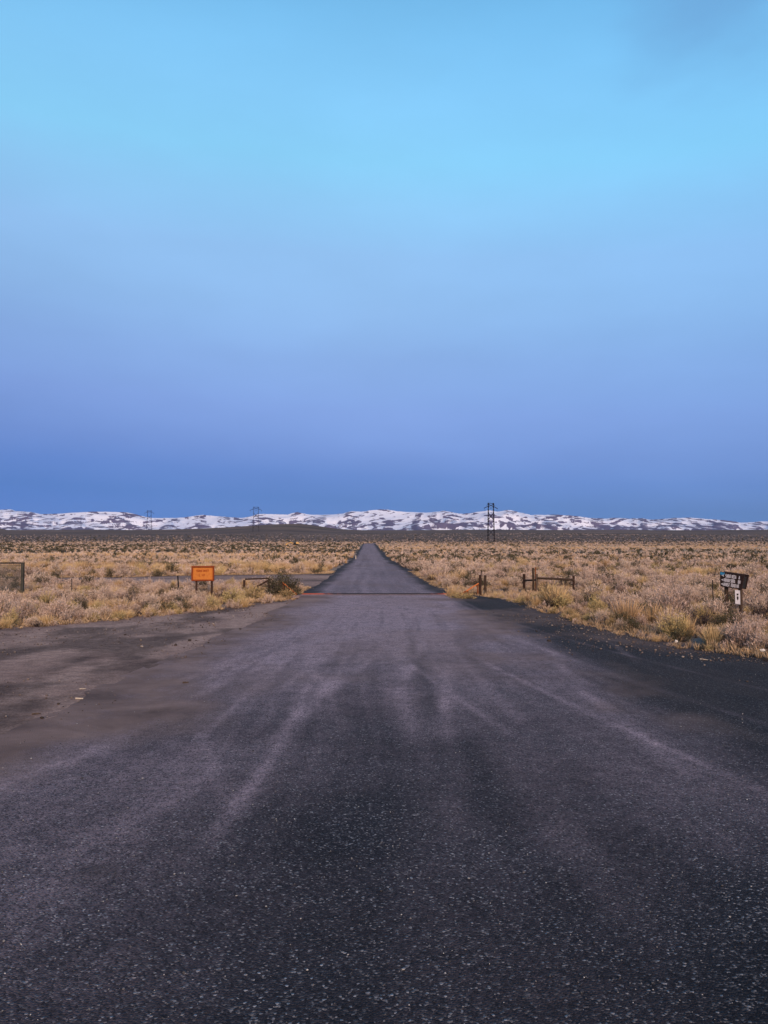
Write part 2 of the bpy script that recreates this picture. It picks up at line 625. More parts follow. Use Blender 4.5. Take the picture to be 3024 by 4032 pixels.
bf = m.math('MULTIPLY', brown, m.ramp(m.noise(P, 1.4, 6, .7), [(.3, .55), (.55, 1.15)]), clamp=True)
c = m.mix(bf, c, brownc)
wv = m.noise(P, 26, 4, .75)
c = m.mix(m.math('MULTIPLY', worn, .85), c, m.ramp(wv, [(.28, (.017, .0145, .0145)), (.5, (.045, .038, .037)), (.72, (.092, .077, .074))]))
m.base(c)
m.b.inputs['Roughness'].default_value = .92
m.b.inputs['Specular IOR Level'].default_value = .13
h = m.math('ADD', m.math('MULTIPLY', vor.outputs['Distance'], -1.0), m.math('MULTIPLY', fine, .8))
m.bump(h, .55, .012)
M['road'] = m.m


def road_masks(x, y, xc, hw):
    u = (x - xc) / hw                                    # -1..1 across the carriageway
    ang = u * 3.2 + .5 * (fbm(x / 5 + 3, y / 7, 3, 39) - .5)
    st = fbm(ang * 2.3 + .12 * y * 0, y / 26 + 3, 4, 41)  # streaks drawn out along the wheel tracks
    st2 = vnoise(ang * 9, y / 14, 43)
    st3 = fbm(x / 2.6, y / 3.4, 4, 47)
    d = sstep(1.7, 21, y + 4 * (st - .5) + 7 * (st3 - .5) + 3.4 * (1 - sstep(-4, .5, x))) ** .85 * (.94 + .16 * (st - .5) + .2 * (st2 - .5) + .3 * (st3 - .5) + .26 * (vnoise(ang * 21, y / 9, 44) - .5))  # dust, with lens falloff and grazing light painted in from near to far
    d = d * (1 - sstep(.70, 1.05, np.abs(u + .06) + .3 * (st3 - .5)))
    # light wheel tracks swinging off to both sides
    def track(pts, w, s):
        ty = [p[1] for p in pts]
        tx = [p[0] for p in pts]
        o = np.argsort(ty)
        cx_ = np.interp(y, np.array(ty)[o], np.array(tx)[o])
        inside = sstep(min(ty) - 1.5, min(ty) + 1, y) * (1 - sstep(max(ty) - 2, max(ty) + 1, y))
        return .5 * s * bump(x, cx_, w) * inside * (.25 + 1.5 * vnoise(x * 2.1, y * 1.7, 49))
    for (xa, xb, xm, ya, yb, w_, s_) in ARCS:            # fine tyre arcs fanning out from the guard
        t_ = np.clip((y - ya) / (yb - ya), 0, 1)
        cx_ = xa * (1 - t_) ** 2 + 2 * xm * t_ * (1 - t_) + xb * t_ ** 2
        d = d + .72 * s_ * bump(x, cx_, w_) * sstep(ya, ya + 2, y) * (1 - sstep(yb - 2, yb, y)) * (.3 + 1.3 * vnoise(x * 1.5 + y * .7, y * 1.2, 48))
    for pts, w, s in TRACKS:
        d = d + track(pts, w, s)
    d = d + .55 * bump(y, GY0 - 1.0, 2.6) * (1 - sstep(.75, 1.0, np.abs(u)))
    d = np.where(y > GY1, np.maximum(d * .6, .74 + .5 * (st - .5) + .3 * (st3 - .5)) * (1 - sstep(.72, .98, np.abs(u) + .25 * (st3 - .5))), d)
    # dark loose shoulder on the right, oily stains in the middle
    w = sstep(.72, 1.05, u + .35 * (st3 - .5)) * sstep(5, 12, y) * .8
    w = w * (.62 + .9 * (fbm((x + y * .35) * 2.2, (y - x) / 2.5, 4, 58) - .3)) * np.where(y > 4, 1, 1)
    w = np.where(y > GY1, sstep(.64, .98, np.abs(u) + .5 * (st3 - .5)) * .75, w)
    w = w + .5 * bump(x, .35, .5) * bump(y, 9.6, 1.0) * sstep(.4, .6, st3) + .4 * bump(x, -.9, .35) * bump(y, 13, .5)
    for ((px_, py_), wx_, wy_, s_) in STAINS:
        w = w + s_ * bump(x, px_ + .25 * (st3 - .5), wx_) * bump(y, py_, wy_) * sstep(.3, .55, st3)
    b = sstep(.5, .66, fbm(x / 3.1, y / 4.2, 4, 53)) * (.25 + .5 * sstep(.25, .9, u)) * sstep(4, 9, y)
    b = np.maximum(b, (1 - sstep(.1, 1.9, x - asphalt_left(y) + 2.4 * (st3 - .5))) * (y < GY0))
    w = w + .8 * bump(x, -2.9, .55) * bump(y, 32.4, 1.0)  # shade beyond the guard's left end, painted as a dark patch
    return np.clip(np.stack([d, b, w], -1), 0, 1)


def G(px, py):
    p = gnd(px, py)
    return (p.x, p.y)


_ar = random.Random(12)
ARCS = []
for i in range(15):
    x_far = _ar.uniform(-2.4, 2.2)
    sd_ = _ar.choice([-1, -1, 1, 1, 0])
    x_near = x_far * 1.2 + sd_ * _ar.uniform(1.2, 5.5)
    ya = _ar.uniform(4.0, 9.5)
    xm = x_far * .9 + (x_near - x_far) * _ar.uniform(.0, .25)
    for off in (-.78, .78):
        ARCS.append((x_near + off * 1.1, x_far + off, xm + off, ya, 29.0, _ar.uniform(.05, .12), _ar.uniform(.22, .46) * _ar.choice([1, 1, -.45])))
STAINS = [(G(975, 2716), .22, .35, .6), (G(1550, 2862), .35, .35, .5), (G(1604, 2680), .3, .6, .55), (G(365, 3440), .16, .12, .6), (G(1000, 2560), .2, .5, .4), (G(1180, 2520), .15, .5, .4)]
TRACKS = [
    ([G(1180, 2385), G(1040, 2480), G(880, 2600), G(810, 2700), G(790, 2900), G(900, 3200)], 0.088, 0.34),
    ([G(1230, 2395), G(1100, 2500), G(960, 2620), G(700, 2800), G(330, 2980), G(0, 3080)], 0.121, 0.34),
    ([G(1290, 2400), G(1250, 2520), G(1225, 2640), G(1180, 2800)], 0.077, 0.22),
    ([G(1620, 2400), G(1740, 2480), G(1800, 2560)], 0.072, 0.22),
    ([G(2130, 2500), G(2180, 2580), G(2270, 2700), G(2450, 2850), G(2600, 2960)], 0.110, 0.46),
    ([G(2330, 2500), G(2420, 2540), G(2510, 2610)], 0.072, 0.50),
    ([G(1480, 2420), G(1500, 2600), G(1540, 2800)], 0.110, 0.15),
    ([G(2000, 2900), G(2150, 3200), G(2400, 3500)], 0.165, 0.19),
    ([G(1000, 2900), G(700, 3150), G(200, 3400)], 0.138, 0.19),
]

ry = np.concatenate([np.arange(-20, 1, 1.0), np.arange(1, 32, .07), np.arange(32, 60, .3), np.arange(60, 430, 2.0)])
tt = np.linspace(0, 1, 420)
L = np.where(ry < GY0, asphalt_left(ry), road_x(ry) - road_h(ry) - .35 * (fbm(ry / 2.0, ry * 0 + 1, 3, 61) - .5) * 2)
Rr = np.where(ry < GY0, edge_right(ry) + .5, road_x(ry) + road_h(ry) + .5 + .5 * (fbm(ry / 2.0, ry * 0 + 7, 3, 62) - .5) * 2)
X = L[:, None] + (Rr - L)[:, None] * tt[None]
Y = np.repeat(ry[:, None], len(tt), 1)
zr = height(np.clip(X, -13, 13), Y) + ramp_z(Y) + .012 * (fbm(X / 1.5, Y / 2, 3, 3) - .5) * (Y > 3)
xc = np.interp(ry, [0, GY0, 40, 500], [-.35, -.3, -.3, -.3])[:, None]
xc = np.where(Y > GY0, road_x(Y), -.35)
hw = np.where(Y > GY0, road_h(Y), np.interp(Y, [0, 15, GY0], [5.2, 4.2, 3.05]))
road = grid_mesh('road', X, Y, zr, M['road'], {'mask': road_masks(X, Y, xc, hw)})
tag(road, kind='structure')

# dirt pullout on the left of the chip seal
m = NT('pullout_dirt')
P = m.pos()
mk = m.attr('mask')
sep = m.n('ShaderNodeSeparateColor')
m.l(mk.outputs['Color'], sep.inputs[0])
f1 = m.noise(P, 5, 7, .72)
f2 = m.noise(P, .9, 6, .65, .4)
c = m.ramp(f2, [(.3, (.135, .095, .080)), (.5, (.235, .164, .138)), (.7, (.32, .228, .192))])
c = m.mix(sep.outputs[0], c, m.ramp(f1, [(.3, (.28, .20, .165)), (.7, (.40, .29, .24))]))
c = m.mix(sep.outputs[2], c, m.ramp(f1, [(.3, (.018, .016, .017)), (.7, (.045, .039, .038))]))
c = m.mix(1.0, c, m.ramp(f1, [(.3, .75), (.7, 1.2)]), 'MULTIPLY')
c = m.mix(1.0, c, m.ramp(m.noise(P, 38, 4, .75), [(.3, .6), (.5, 1.0), (.72, 1.55)]), 'MULTIPLY')
m.base(c)
m.bump(f1, .6, .03)
m.b.inputs['Specular IOR Level'].default_value = .03
M['dirt'] = m.m
ry2 = np.concatenate([np.arange(-6, 6, .5), np.arange(6, 29.3, .1)])
tt2 = np.linspace(0, 1, 300)
L2 = edge_left(ry2) - .6
R2 = asphalt_left(ry2) + .15
X = L2[:, None] + (R2 - L2)[:, None] * tt2[None]
Y = np.repeat(ry2[:, None], len(tt2), 1)
n = fbm(X / 2.2, Y / 3.0, 4, 71)
an = fbm((X + Y * .55) / 1.1, (Y - X * .2) / 6, 4, 73)
lt = bump(X, -4.7, 1.9) * bump(Y, 16.8, 2.0) * 1.4 * sstep(.28, .52, n) + .55 * sstep(.5, .68, an) * sstep(6, 10, Y)
for pts, w_, s_ in [([G(1080, 2395), G(800, 2425), G(400, 2470), G(0, 2512)], .10, .5), ([G(900, 2480), G(560, 2560), G(250, 2660), G(0, 2770)], .09, .5), ([G(860, 2500), G(520, 2590), G(200, 2700), G(0, 2800)], .09, .5), ([G(1000, 2400), G(700, 2440), G(300, 2500), G(0, 2540)], .35, .5), ([G(950, 2440), G(500, 2520), G(0, 2620)], .4, .4), ([G(480, 2710), G(330, 2620), G(100, 2590)], .5, .5)]:
    o_ = np.argsort([p[1] for p in pts])
    cx_ = np.interp(Y, np.array([p[1] for p in pts])[o_], np.array([p[0] for p in pts])[o_])
    lt = lt + s_ * bump(X, cx_, w_ * 2) * (.4 + n)
dk = sstep(.5, .7, fbm(X / 1.7 + 9, Y / 2.6, 4, 79)) * .6 + .6 * (1 - sstep(.3, 1.5, X - L2[:, None])) * sstep(.35, .6, n)
z2 = height(X, Y) + .004 + .02 * (n - .3)
pull = grid_mesh('dirt_pullout', X, Y, np.minimum(z2, .011) + 0 * X, M['dirt'], {'mask': np.clip(np.stack([lt, lt * 0, dk], -1), 0, 1)})
tag(pull, kind='structure')

# dirt side track leaving the road beyond the guard to the left
TRK = [(-.5, 36.0, 56.0), (-3.5, 36.8, 55.0), (-7, 38.0, 53.0), (-13, 38.8, 51.0), (-16.5, 40.0, 48.4), (-21, 42.0, 47.5), (-60, 46.5, 51.5)]
sx_ = -np.concatenate([np.arange(.5, 22, .12), np.arange(22, 60, 1.0)])
tx_ = -np.array([t[0] for t in TRK])
A = np.interp(-sx_, tx_, [t[1] for t in TRK]) + .8 * (fbm(sx_ / 2, sx_ * 0, 3, 81) - .5)
B = np.interp(-sx_, tx_, [t[2] for t in TRK]) + 1.2 * (fbm(sx_ / 2, sx_ * 0 + 4, 3, 83) - .5)
X = np.repeat(sx_[:, None], 90, 1)
Y = A[:, None] + (B - A)[:, None] * np.linspace(0, 1, 90)[None]
n = fbm(X / 3.5, Y / 2.0, 4, 85)
v = (Y - A[:, None]) / (B - A)[:, None]
lt = .25 + .35 * bump(v, .35, .12) + .35 * bump(v, .72, .10) + .6 * sstep(.42, .65, n)
dk = .5 * sstep(.55, .7, fbm(X / 2, Y / 1.4, 4, 87)) + .5 * bump(v, 1.0, .12) + .3 * bump(v, 0, .1)
side = grid_mesh('side_track', X[:, ::-1], Y[:, ::-1], (height(X, Y) + .045 - .042 * sstep(-4.5, -2, X))[:, ::-1], M['dirt'], {'mask': np.clip(np.stack([lt, lt * 0, dk], -1), 0, 1)[:, ::-1]})
tag(side, kind='structure')

# ------------------------------------------------------------------ mountains
SKX = [-900, -500, -200, 0, 40, 60, 120, 165, 240, 300, 360, 440, 500, 540, 575, 605, 660, 720, 770, 800, 850, 900, 950, 985, 1010, 1060, 1130, 1170, 1200, 1230, 1270, 1310, 1350, 1385, 1420, 1460, 1500, 1530, 1560, 1620, 1680, 1720, 1750, 1780, 1810, 1850, 1890, 1930, 1960, 1975, 1995, 2010, 2040, 2090, 2130, 2200, 2250, 2300, 2340, 2390, 2420, 2480, 2530, 2560, 2600, 2650, 2710, 2760, 2830, 2880, 2920, 2960, 3000, 3024, 3300, 3700]
SKY_ = [2030, 2010, 2014, 2004, 2002, 2009, 2013, 2022, 2019, 2015, 2012, 2012, 2014, 2023, 2033, 2037, 2037, 2035, 2028, 2024, 2030, 2033, 2037, 2031, 2022, 2021, 2023, 2014, 2020, 2024, 2024, 2023, 2019, 2010, 2012, 2007, 2003, 2005, 2010, 2013, 2016, 2012, 2008, 2014, 2020, 2018, 2011, 2007, 2012, 2010, 2005, 2006, 2013, 2025, 2024, 2024, 2027, 2033, 2038, 2039, 2036, 2039, 2038, 2043, 2041, 2037, 2035, 2039, 2044, 2048, 2055, 2054, 2050, 2050, 2046, 2050]
mpx = np.linspace(-700, 3700, 1900)
uu = (mpx - CX) / F
pys = np.interp(mpx, SKX, SKY_) + 2.6 * (fbm(mpx / 16, mpx * 0, 3, 91) - .5)
tanel = ((CY - pys) / F * cp + sp) / (cp - (CY - pys) / F * sp)
vv = np.linspace(0, 1.12, 230)
Ym = 6600 + 2600 * vv
YYm = np.repeat(Ym[:, None], len(uu), 1)
XXm = uu[None] * YYm
crest = 6600 + 2600 * .9
top = (tanel[None] * crest + CAMZ)
vcol = vv[:, None]
prof = np.where(vcol < .9, (vcol / .9) ** .8, 1 - ((vcol - .9) / .22) * .35)
wx = XXm + 170 * (fbm(XXm / 900, YYm / 900, 3, 101) - .5)
wy = YYm + 300 * (fbm(XXm / 900, YYm / 900, 3, 103) - .5)
rg1 = 1 - np.abs(2 * fbm(wx / 520, wy / 760, 4, 105) - 1) * 1.0
rg2 = 1 - np.abs(2 * fbm(wx / 210, wy / 330, 3, 107) - 1)
relief = np.sin(np.clip(vcol / .9, 0, 1) * math.pi) ** .8
damp = 1 - relief * (.40 * (1 - sstep(.55, 1.0, rg1)) + .12 * (1 - rg2))
edge_fade = sstep(0, .06, vcol)
ZM = np.maximum(top * prof * damp, 0) * edge_fade - 8
# snow lies in the hollows and on the high slopes; wind-bared ribs and low benches stay bare
gy = np.gradient(ZM, axis=0) / np.gradient(YYm, axis=0)
gx = np.gradient(ZM, axis=1) / np.maximum(np.gradient(XXm, axis=1), .1)
lap = sum(np.roll(ZM, k, 1) for k in (-9, -5, 5, 9)) / 4 - ZM
rel0 = np.maximum(ZM, 0)
zw = rel0 + 30 * (fbm(wx / 160, rel0 / 60, 3, 109) - .5)
rib = fbm(wx / 210 + 9, (zw + .20 * wx) / 13, 5, 111, .6)
rib2 = fbm(wx / 200 + 70, (zw - .22 * wx) / 12.5, 5, 113, .6)
rsel = sstep(.44, .56, fbm(wx / 480, rel0 / 75, 3, 117))
ribs = rib * rsel + rib2 * (1 - rsel)
flat_ = fbm(wx / 420, rel0 / 30, 4, 121)
rel = np.clip(ZM / np.maximum(top, 1), 0, 1)
right = sstep(1950, 2500, np.repeat(mpx[None], len(vv), 0))
sn = .495 + .20 * sstep(.45, .95, rel) - .10 * right - .14 * (1 - sstep(.02, .35, rel))
snow = sn + 1.7 * (ribs - .5) + .6 * (flat_ - .5) + np.clip(lap / 9, -.16, .16) + .3 * (fbm(wx / 60, rel0 / 9, 3, 119) - .5)
m = NT('snowy_slopes')
P = m.pos()
s_ = m.attr('snow').outputs['Fac']
s_ = m.math('ADD', s_, m.math('MULTIPLY', m.math('SUBTRACT', m.noise(P, .018, 6, .65), .5), .35))
sf = m.ramp(s_, [(.44, 0.0), (.60, 1.0)])
rock = m.ramp(m.noise(P, .006, 6, .6), [(.3, (.075, .066, .12)), (.7, (.125, .108, .175))])  # bare slopes, with the blue of distant haze painted into their colour
m.base(m.mix(sf, rock, (.70, .755, .88)))
m.b.inputs['Roughness'].default_value = .95
M['snow'] = m.m
mount = grid_mesh('mountains', XXm, YYm, ZM, M['snow'], {'snow': snow})
tag(mount, kind='structure')

# ------------------------------------------------------------------ cattle guard
cg = empty('cattle_guard', (-.3, GY0, 0))
tag(cg, 'low cattle guard across the road with worn red end beams', 'cattle guard')
gw = 3.25
cx0 = -.25
m = NT('worn_red_beam')
co = m.pos()
sxp = m.n('ShaderNodeSeparateXYZ')
m.l(co, sxp.inputs[0])
worn = m.math('SUBTRACT', m.math('ABSOLUTE', m.math('ADD', sxp.outputs[0], .05)), 1.75)
worn = m.math('ADD', worn, m.math('MULTIPLY', m.math('SUBTRACT', m.noise(co, 3.5, 6, .75), .5), 2.2))
m.base(m.mix(m.ramp(worn, [(.1, 0.0), (.8, 1.0)]), (.016, .014, .018), m.mix(m.noise(co, 14, 4, .7), (.26, .055, .032), (.44, .10, .055))))
M['worn_red'] = m.m


def guard_obj(name, mb, mat):
    return mb.build(name, mat, cg, rel=cg.location)


for (xa, xb) in ((-gw, -.05), (-.02, gw)):
    pass
M['dusty_pipe'] = simple_mat('dusty_pipe', (.10, .082, .09), (.22, .175, .19), 9)
a = MB().box((cx0, GY0 + .05, .085), (2 * gw, .10, .11), bev=.012)
guard_obj('edge_beam', a, M['dusty_pipe'])
a = MB().box((-.23, GY1 - .05, .045), (6.18, .10, .09), bev=.01)
guard_obj('edge_beam', a, M['worn_red'])
nr = 12
for i in range(nr):
    y = GY0 + .1 + (i + .5) * (GY1 - GY0 - .2) / nr
    guard_obj('rail', MB().tube((cx0 - gw + .06, y, .03), (cx0 + gw - .06, y, .03), .03, n=10), M['dusty_pipe'])
a = MB().box((cx0, (GY0 + GY1) / 2, .008), (2 * gw - .1, GY1 - GY0 - .22, .01))  # black sheet at ground level, painting in the shade of a deep pit
guard_obj('pit_shade_sheet', a, M['black_paint'])
for s in (-1, 1):
    xe = cx0 + s * (gw - .03)
    a = MB().box((xe, (GY0 + GY1) / 2, .07), (.06, GY1 - GY0 - .21, .13))
    guard_obj('side_beam', a, M['wood'])

# sloping end wings of the guard: an orange top pipe, a dark lower rail and uprights
for s, lab in ((-1, 'orange end wing of the cattle guard beside the big dark sagebrush'), (1, 'orange end wing of the cattle guard left of the two short round posts')):
    if s < 0:
        hi, lo = at(1112, 2293, 30.0), at(1168, 2341, 29.5)
    else:
        hi, lo = at(1884, 2297, 29.9), at(1800, 2350, 29.5)
    w = empty('guard_wing', (lo.x, lo.y, 0))
    tag(w, lab, 'guard wing', 'guard wings at the road edges')
    base = Vector((lo.x, lo.y, 0))
    mid = lo.lerp(hi, .42)
    MB().tube(mid, hi, .024, n=8).build('top_pipe', M['orange_paint'], w, rel=base)
    MB().tube(lo, mid, .034, n=8).build('lower_pipe', M['rust'], w, rel=base)
    for t in (.5, .97):
        p = lo.lerp(hi, t)
        MB().tube((p.x, p.y + .05, -.1), (p.x, p.y + .05, p.z), .028, n=8).build('upright', M['rust'], w, rel=base)
    MB().bar((lo.x, lo.y + .06, .16), (hi.x, hi.y + .06, .16), .03, .10).build('lower_rail', M['wood'], w, rel=base)

# ------------------------------------------------------------------ orange board sign on the left
SY = 31.0
tl, br = at(755, 2228.5, SY), at(842.5, 2288, SY)
W_, H_ = br.x - tl.x, tl.z - br.z
sx0 = (tl.x + br.x) / 2
sg = empty('orange_sign', (sx0, SY, 0), R(5))
tag(sg, 'bright orange rectangular board sign on two short dark posts', 'sign')
zc = (tl.z + br.z) / 2
MB().box((0, .03, zc), (W_ - .06, .05, H_ - .06)).build('board', M['sign_orange'], sg)
fr = MB()
fw = .062
fr.box((0, .02, tl.z - fw / 2), (W_, .12, fw), bev=.006)
fr.box((0, .02, br.z + fw / 2), (W_, .12, fw), bev=.006)
fr.box((-W_ / 2 + fw / 2, .02, zc), (fw, .119, H_ - 2 * fw - .002), bev=.006)
fr.box((W_ / 2 - fw / 2, .02, zc), (fw, .119, H_ - 2 * fw - .002), bev=.006)
fr.build('frame', M['sign_rust'], sg)
for px_ in (772.5, 832.5):
    x = at(px_, 2300, SY).x - sx0
    MB().tube((x, .085, -.2), (x + .004, .085, tl.z - .02 + (.03 if px_ > 800 else -.03)), .042, .038, n=10, wob=.003, segs=4).build('post', M['wood_red'], sg)


def strokes(mb, x, z, w, h, seed, y, th=None):
    """one weathered letter: uprights and bars of a half-legible capital"""
    rr = random.Random(seed)
    t = th or w * .24
    segs = [[(0, 0, 0, 1), (0, 1, 1, 1), (0, .5, .8, .5), (0, 0, 1, 0)], [(0, 0, 0, 1), (1, 0, 1, 1), (0, .5, 1, .5)], [(.5, 0, .5, 1), (0, 1, 1, 1)],
            [(0, 0, .5, 1), (.5, 1, 1, 0), (.2, .4, .8, .4)], [(0, 0, 0, 1), (0, 1, 1, 1), (1, 1, 1, .5), (1, .5, 0, .5), (.4, .5, 1, 0)],
            [(0, 0, 0, 1), (0, 1, 1, 1), (1, 1, 1, 0), (1, 0, 0, 0)], [(0, 0, 0, 1), (0, 1, 1, 0), (1, 0, 1, 1)], [(1, 1, 0, 1), (0, 1, 0, .5), (0, .5, 1, .5), (1, .5, 1, 0), (1, 0, 0, 0)]]
    for k, (a, b, c, d) in enumerate(rr.choice(segs)):
        p = Vector((x + a * w, y - .0005 * k, z + b * h))
        q = Vector((x + c * w, y - .0005 * k, z + d * h))
        mb.bar(p, q, t, .004, up=(0, 1, 0))


def word_line(mb, x0, x1, z, h, words, seed, y, th=None):
    n = sum(words) + .7 * (len(words) - 1)
    cw = (x1 - x0) / n
    x = x0
    k = 0
    for wd in words:
        for i in range(wd):
            strokes(mb, x + cw * .12, z, cw * .68, h, seed + k, y, th)
            x += cw
            k += 1
        x += cw * .7


for k, (x0, x1, z, h, ws) in enumerate(((-.26, .24, zc + .07, .075, (5, 5)), (-.16, .10, zc - .11, .085, (1, 2)))):
    tx = MB()
    word_line(tx, x0, x1, z, h, ws, 11 + 20 * k, .003, .019)
    tx.build('lettering', M['letter_rust'], sg)

# ------------------------------------------------------------------ brown routed sign on the right
RY = 21.5
c0 = at(2883, 2286, RY)
rs = empty('brown_sign', (c0.x, RY, 0))
tag(rs, 'dark brown tapered wooden sign with three rows of white lettering', 'sign')
rot = Matrix.Rotation(R(-50), 4, 'Z') @ Matrix.Rotation(R(6.5), 4, 'Y')
T = Matrix.Translation((0, 0, c0.z)) @ rot
hw_, hh_ = .345, .205
out = [(-hw_, hh_), (hw_, hh_), (hw_ * .86, -hh_), (-hw_ * .86, -hh_)]
for name, y0, y1 in (('board', -.055, -.006), ('back_board', .20, .245)):
    MB().prism(out, y0, y1, T).build(name, M['sign_brown'], rs)
MB().prism([(-hw_ * .93 + .02, hh_ - .06), (hw_ * .93 - .02, hh_ - .06), (hw_ * .84, -hh_ + .03), (-hw_ * .84, -hh_ + .03)], -.003, .198, T).build('core', M['black_paint'], rs)
for k, (x0, x1, z, ws, num) in enumerate(((-.17, .13, .075, (5, 4), (.20, .235, 1)), (-.20, .11, -.045, (5, 4), (.195, .255, 2)), (-.21, .235, -.165, (5, 4, 2), None))):
    tx = MB()
    word_line(tx, x0, x1, z - .006, .088, ws, 50 + 20 * k, -.058, .019)
    if num: word_line(tx, num[0], num[1], z - .006, .088, (num[2],), 97 + k, -.058, .019)
    za = z + .035                  # left-pointing arrow head ahead of each row
    tx.prism([(-.29, za), (-.215, za + .034), (-.225, za), (-.215, za - .034)], -.062, -.057)
    tx.v = [T @ v for v in tx.v]
    tx.build('lettering', M['letter_white'], rs)
MB().prism([(-.335, .195), (-.20, .195), (-.215, .125), (-.322, .125)], -.0595, -.0565, T).build('sticker', M['blue_sticker'], rs)
for lx, lean in ((-.2, -.012), (.19, .008)):
    q = (rot @ Vector((lx, .065, 0)))
    MB().tube((q.x + lean, q.y, -.3), (q.x, q.y, c0.z + .1), .056, .052, n=12, wob=.003, segs=5).build('post', M['wood'], rs)
pc = at(2900.5, 2350, RY)
x = pc.x - c0.x
pm = Matrix.Translation((x - .05, (rot @ Vector((.19, .065, 0))).y - .06, pc.z)) @ Matrix.Rotation(R(-14), 4, 'Z')
mb = MB().prism([(-.064, .2), (.064, .185), (.066, -.2), (-.062, -.18)], -.012, -.002, pm)
plate = mb.build('marker_plate', M['plate_white'], rs)
mb = MB()
mb.prism([(-.024, .105), (.024, .1), (.024, .05), (-.024, .05)], -.016, -.0125, pm)
mb.prism([(-.024, .015), (0, .03), (.024, .015), (.022, -.05), (.004, -.085), (-.02, -.05)], -.016, -.0125, pm)
sym = mb.build('symbol', M['black_paint'], plate)


# ------------------------------------------------------------------ posts, rails, fences
def post(name, px, ytop, ybase, Y, r, mat, label, cat='post', group=None, lean=0.0, n=10):
    p = at(px, ytop, Y)
    o = empty(name, (p.x, Y, 0))
    return o, p


def lone_post(px, ytop, Y, r, mat, label, group=None, lean=0.0, name='fence_post'):
    p = at(px, ytop, Y)
    z0 = float(height(p.x, Y))
    mb = MB().tube((-lean, 0, z0 - .3), (0, 0, p.z), r * 1.04, r * .96, n=11, wob=.004, segs=5)
    o = mb.build(name, mat)
    o.location = (p.x, Y, 0)
    return tag(o, label, 'post', group)


def t_post(px, ytop, Y, label, lean=0.0, name='steel_fence_post', mat='steel_dark', r=.014):
    p = at(px, ytop, Y)
    z0 = float(height(p.x, Y))
    mb = MB().box((-lean / 2, 0, (p.z + z0 - .3) / 2), (r * 2.4, r * .6, p.z - z0 + .3), Matrix.Rotation(lean / max(p.z - z0, .3), 4, 'Y'))
    mb.box((-lean / 2, r, (p.z + z0 - .3) / 2), (r * .6, r * 2, p.z - z0 + .3), Matrix.Rotation(lean / max(p.z - z0, .3), 4, 'Y'))
    o = mb.build(name, M[mat])
    o.location = (p.x, Y, 0)
    return tag(o, label, 'post')


lone_post(1890.5, 2264, 30.0, .056, M['wood_red'], 'short round brown post nearest the right end of the cattle guard')
lone_post(1910.5, 2265, 31.4, .056, M['wood'], 'short dark round post behind the reddish one by the right guard wing')
t_post(1894.5, 2243, 31.0, 'thin steel stake rising behind the short brown posts by the guard')
t_post(2338, 2270, 36.0, 'thin grey steel stake right of the timber rail fence')
t_post(2806, 2284, 26.0, 'thin steel stake in the pink brush left of the brown sign')
t_post(283, 2278, 30.0, 'thin steel stake in the brush between the wire panel and the orange sign', r=.012)
t_post(487, 2281, 38.0, 'short thin steel stake beside the dirt side track on the left')
t_post(701, 2267, 31.5, 'leaning dark stake beside a dark shrub left of the orange sign', lean=-.06, r=.022)
t_post(1401, 2187, 114.0, 'pale slim marker stake at the left edge of the far road', mat='stick', r=.05, name='marker_stake')

# rail fence on the right
fe = empty('rail_fence', (7.2, 33, 0))
tag(fe, 'broken dark timber rail fence with a tall centre post', 'fence')
FB = Vector((7.2, 33, 0))
for px_, top_, Y_, r_, mt in ((2063.5, 2260, 34.0, .062, 'wood_red'), (2099.5, 2236, 33.2, .052, 'wood'), (2114, 2260, 33.0, .055, 'wood_grey'), (2258.5, 2267, 32.4, .05, 'wood_red')):
    p = at(px_, top_, Y_)
    MB().tube((p.x, Y_, -.3), (p.x, Y_, p.z), r_, r_ * .95, n=11, wob=.004, segs=5).build('post', M[mt], fe, rel=FB)
a, b = at(2066, 2285, 33.95), at(2113, 2284, 33.0)
MB().tube(a, b, .042, .040, n=9, wob=.003, segs=4).build('rail', M['wood'], fe, rel=FB)
a, b = at(2116, 2276.5, 32.94), at(2260, 2283, 32.3)
MB().tube(a, b, .048, .052, n=9, wob=.004, segs=6).build('rail', M['wood'], fe, rel=FB)
p = at(2108.5, 2233, 33.4)
MB().tube((p.x, 33.4, -.3), p, .026, n=8).build('pipe_post', M['rust'], fe, rel=FB)

# barbed wire strung from the rail fence to the right-hand stakes
wires = []
bw = empty('wire_fence', (9.0, 35, 0))
tag(bw, 'thin sagging fence wires strung right of the timber rail fence', 'wire')
WB = Vector((9.0, 35, 0))
for k, dz in enumerate((.62, .42, .22)):
    pts = [at(1910, 2265, 31.4), at(2063, 2262, 34), at(2258, 2268, 32.4), at(2338, 2272, 36.0), at(2560, 2274, 39.0), at(2806, 2284, 44)]
    mb = MB()
    for p, q in zip(pts[:-1], pts[1:]):
        p, q = Vector((p.x, p.y, dz)), Vector((q.x, q.y, dz))
        prev = p
        for i in range(1, 7):
            t = i / 6
            c = p.lerp(q, t)
            c.z -= .06 * 4 * t * (1 - t)
            mb.tube(prev, c, .0025, n=4)
            prev = c
    mb.build('wire', M['steel_dark'], bw, rel=WB)

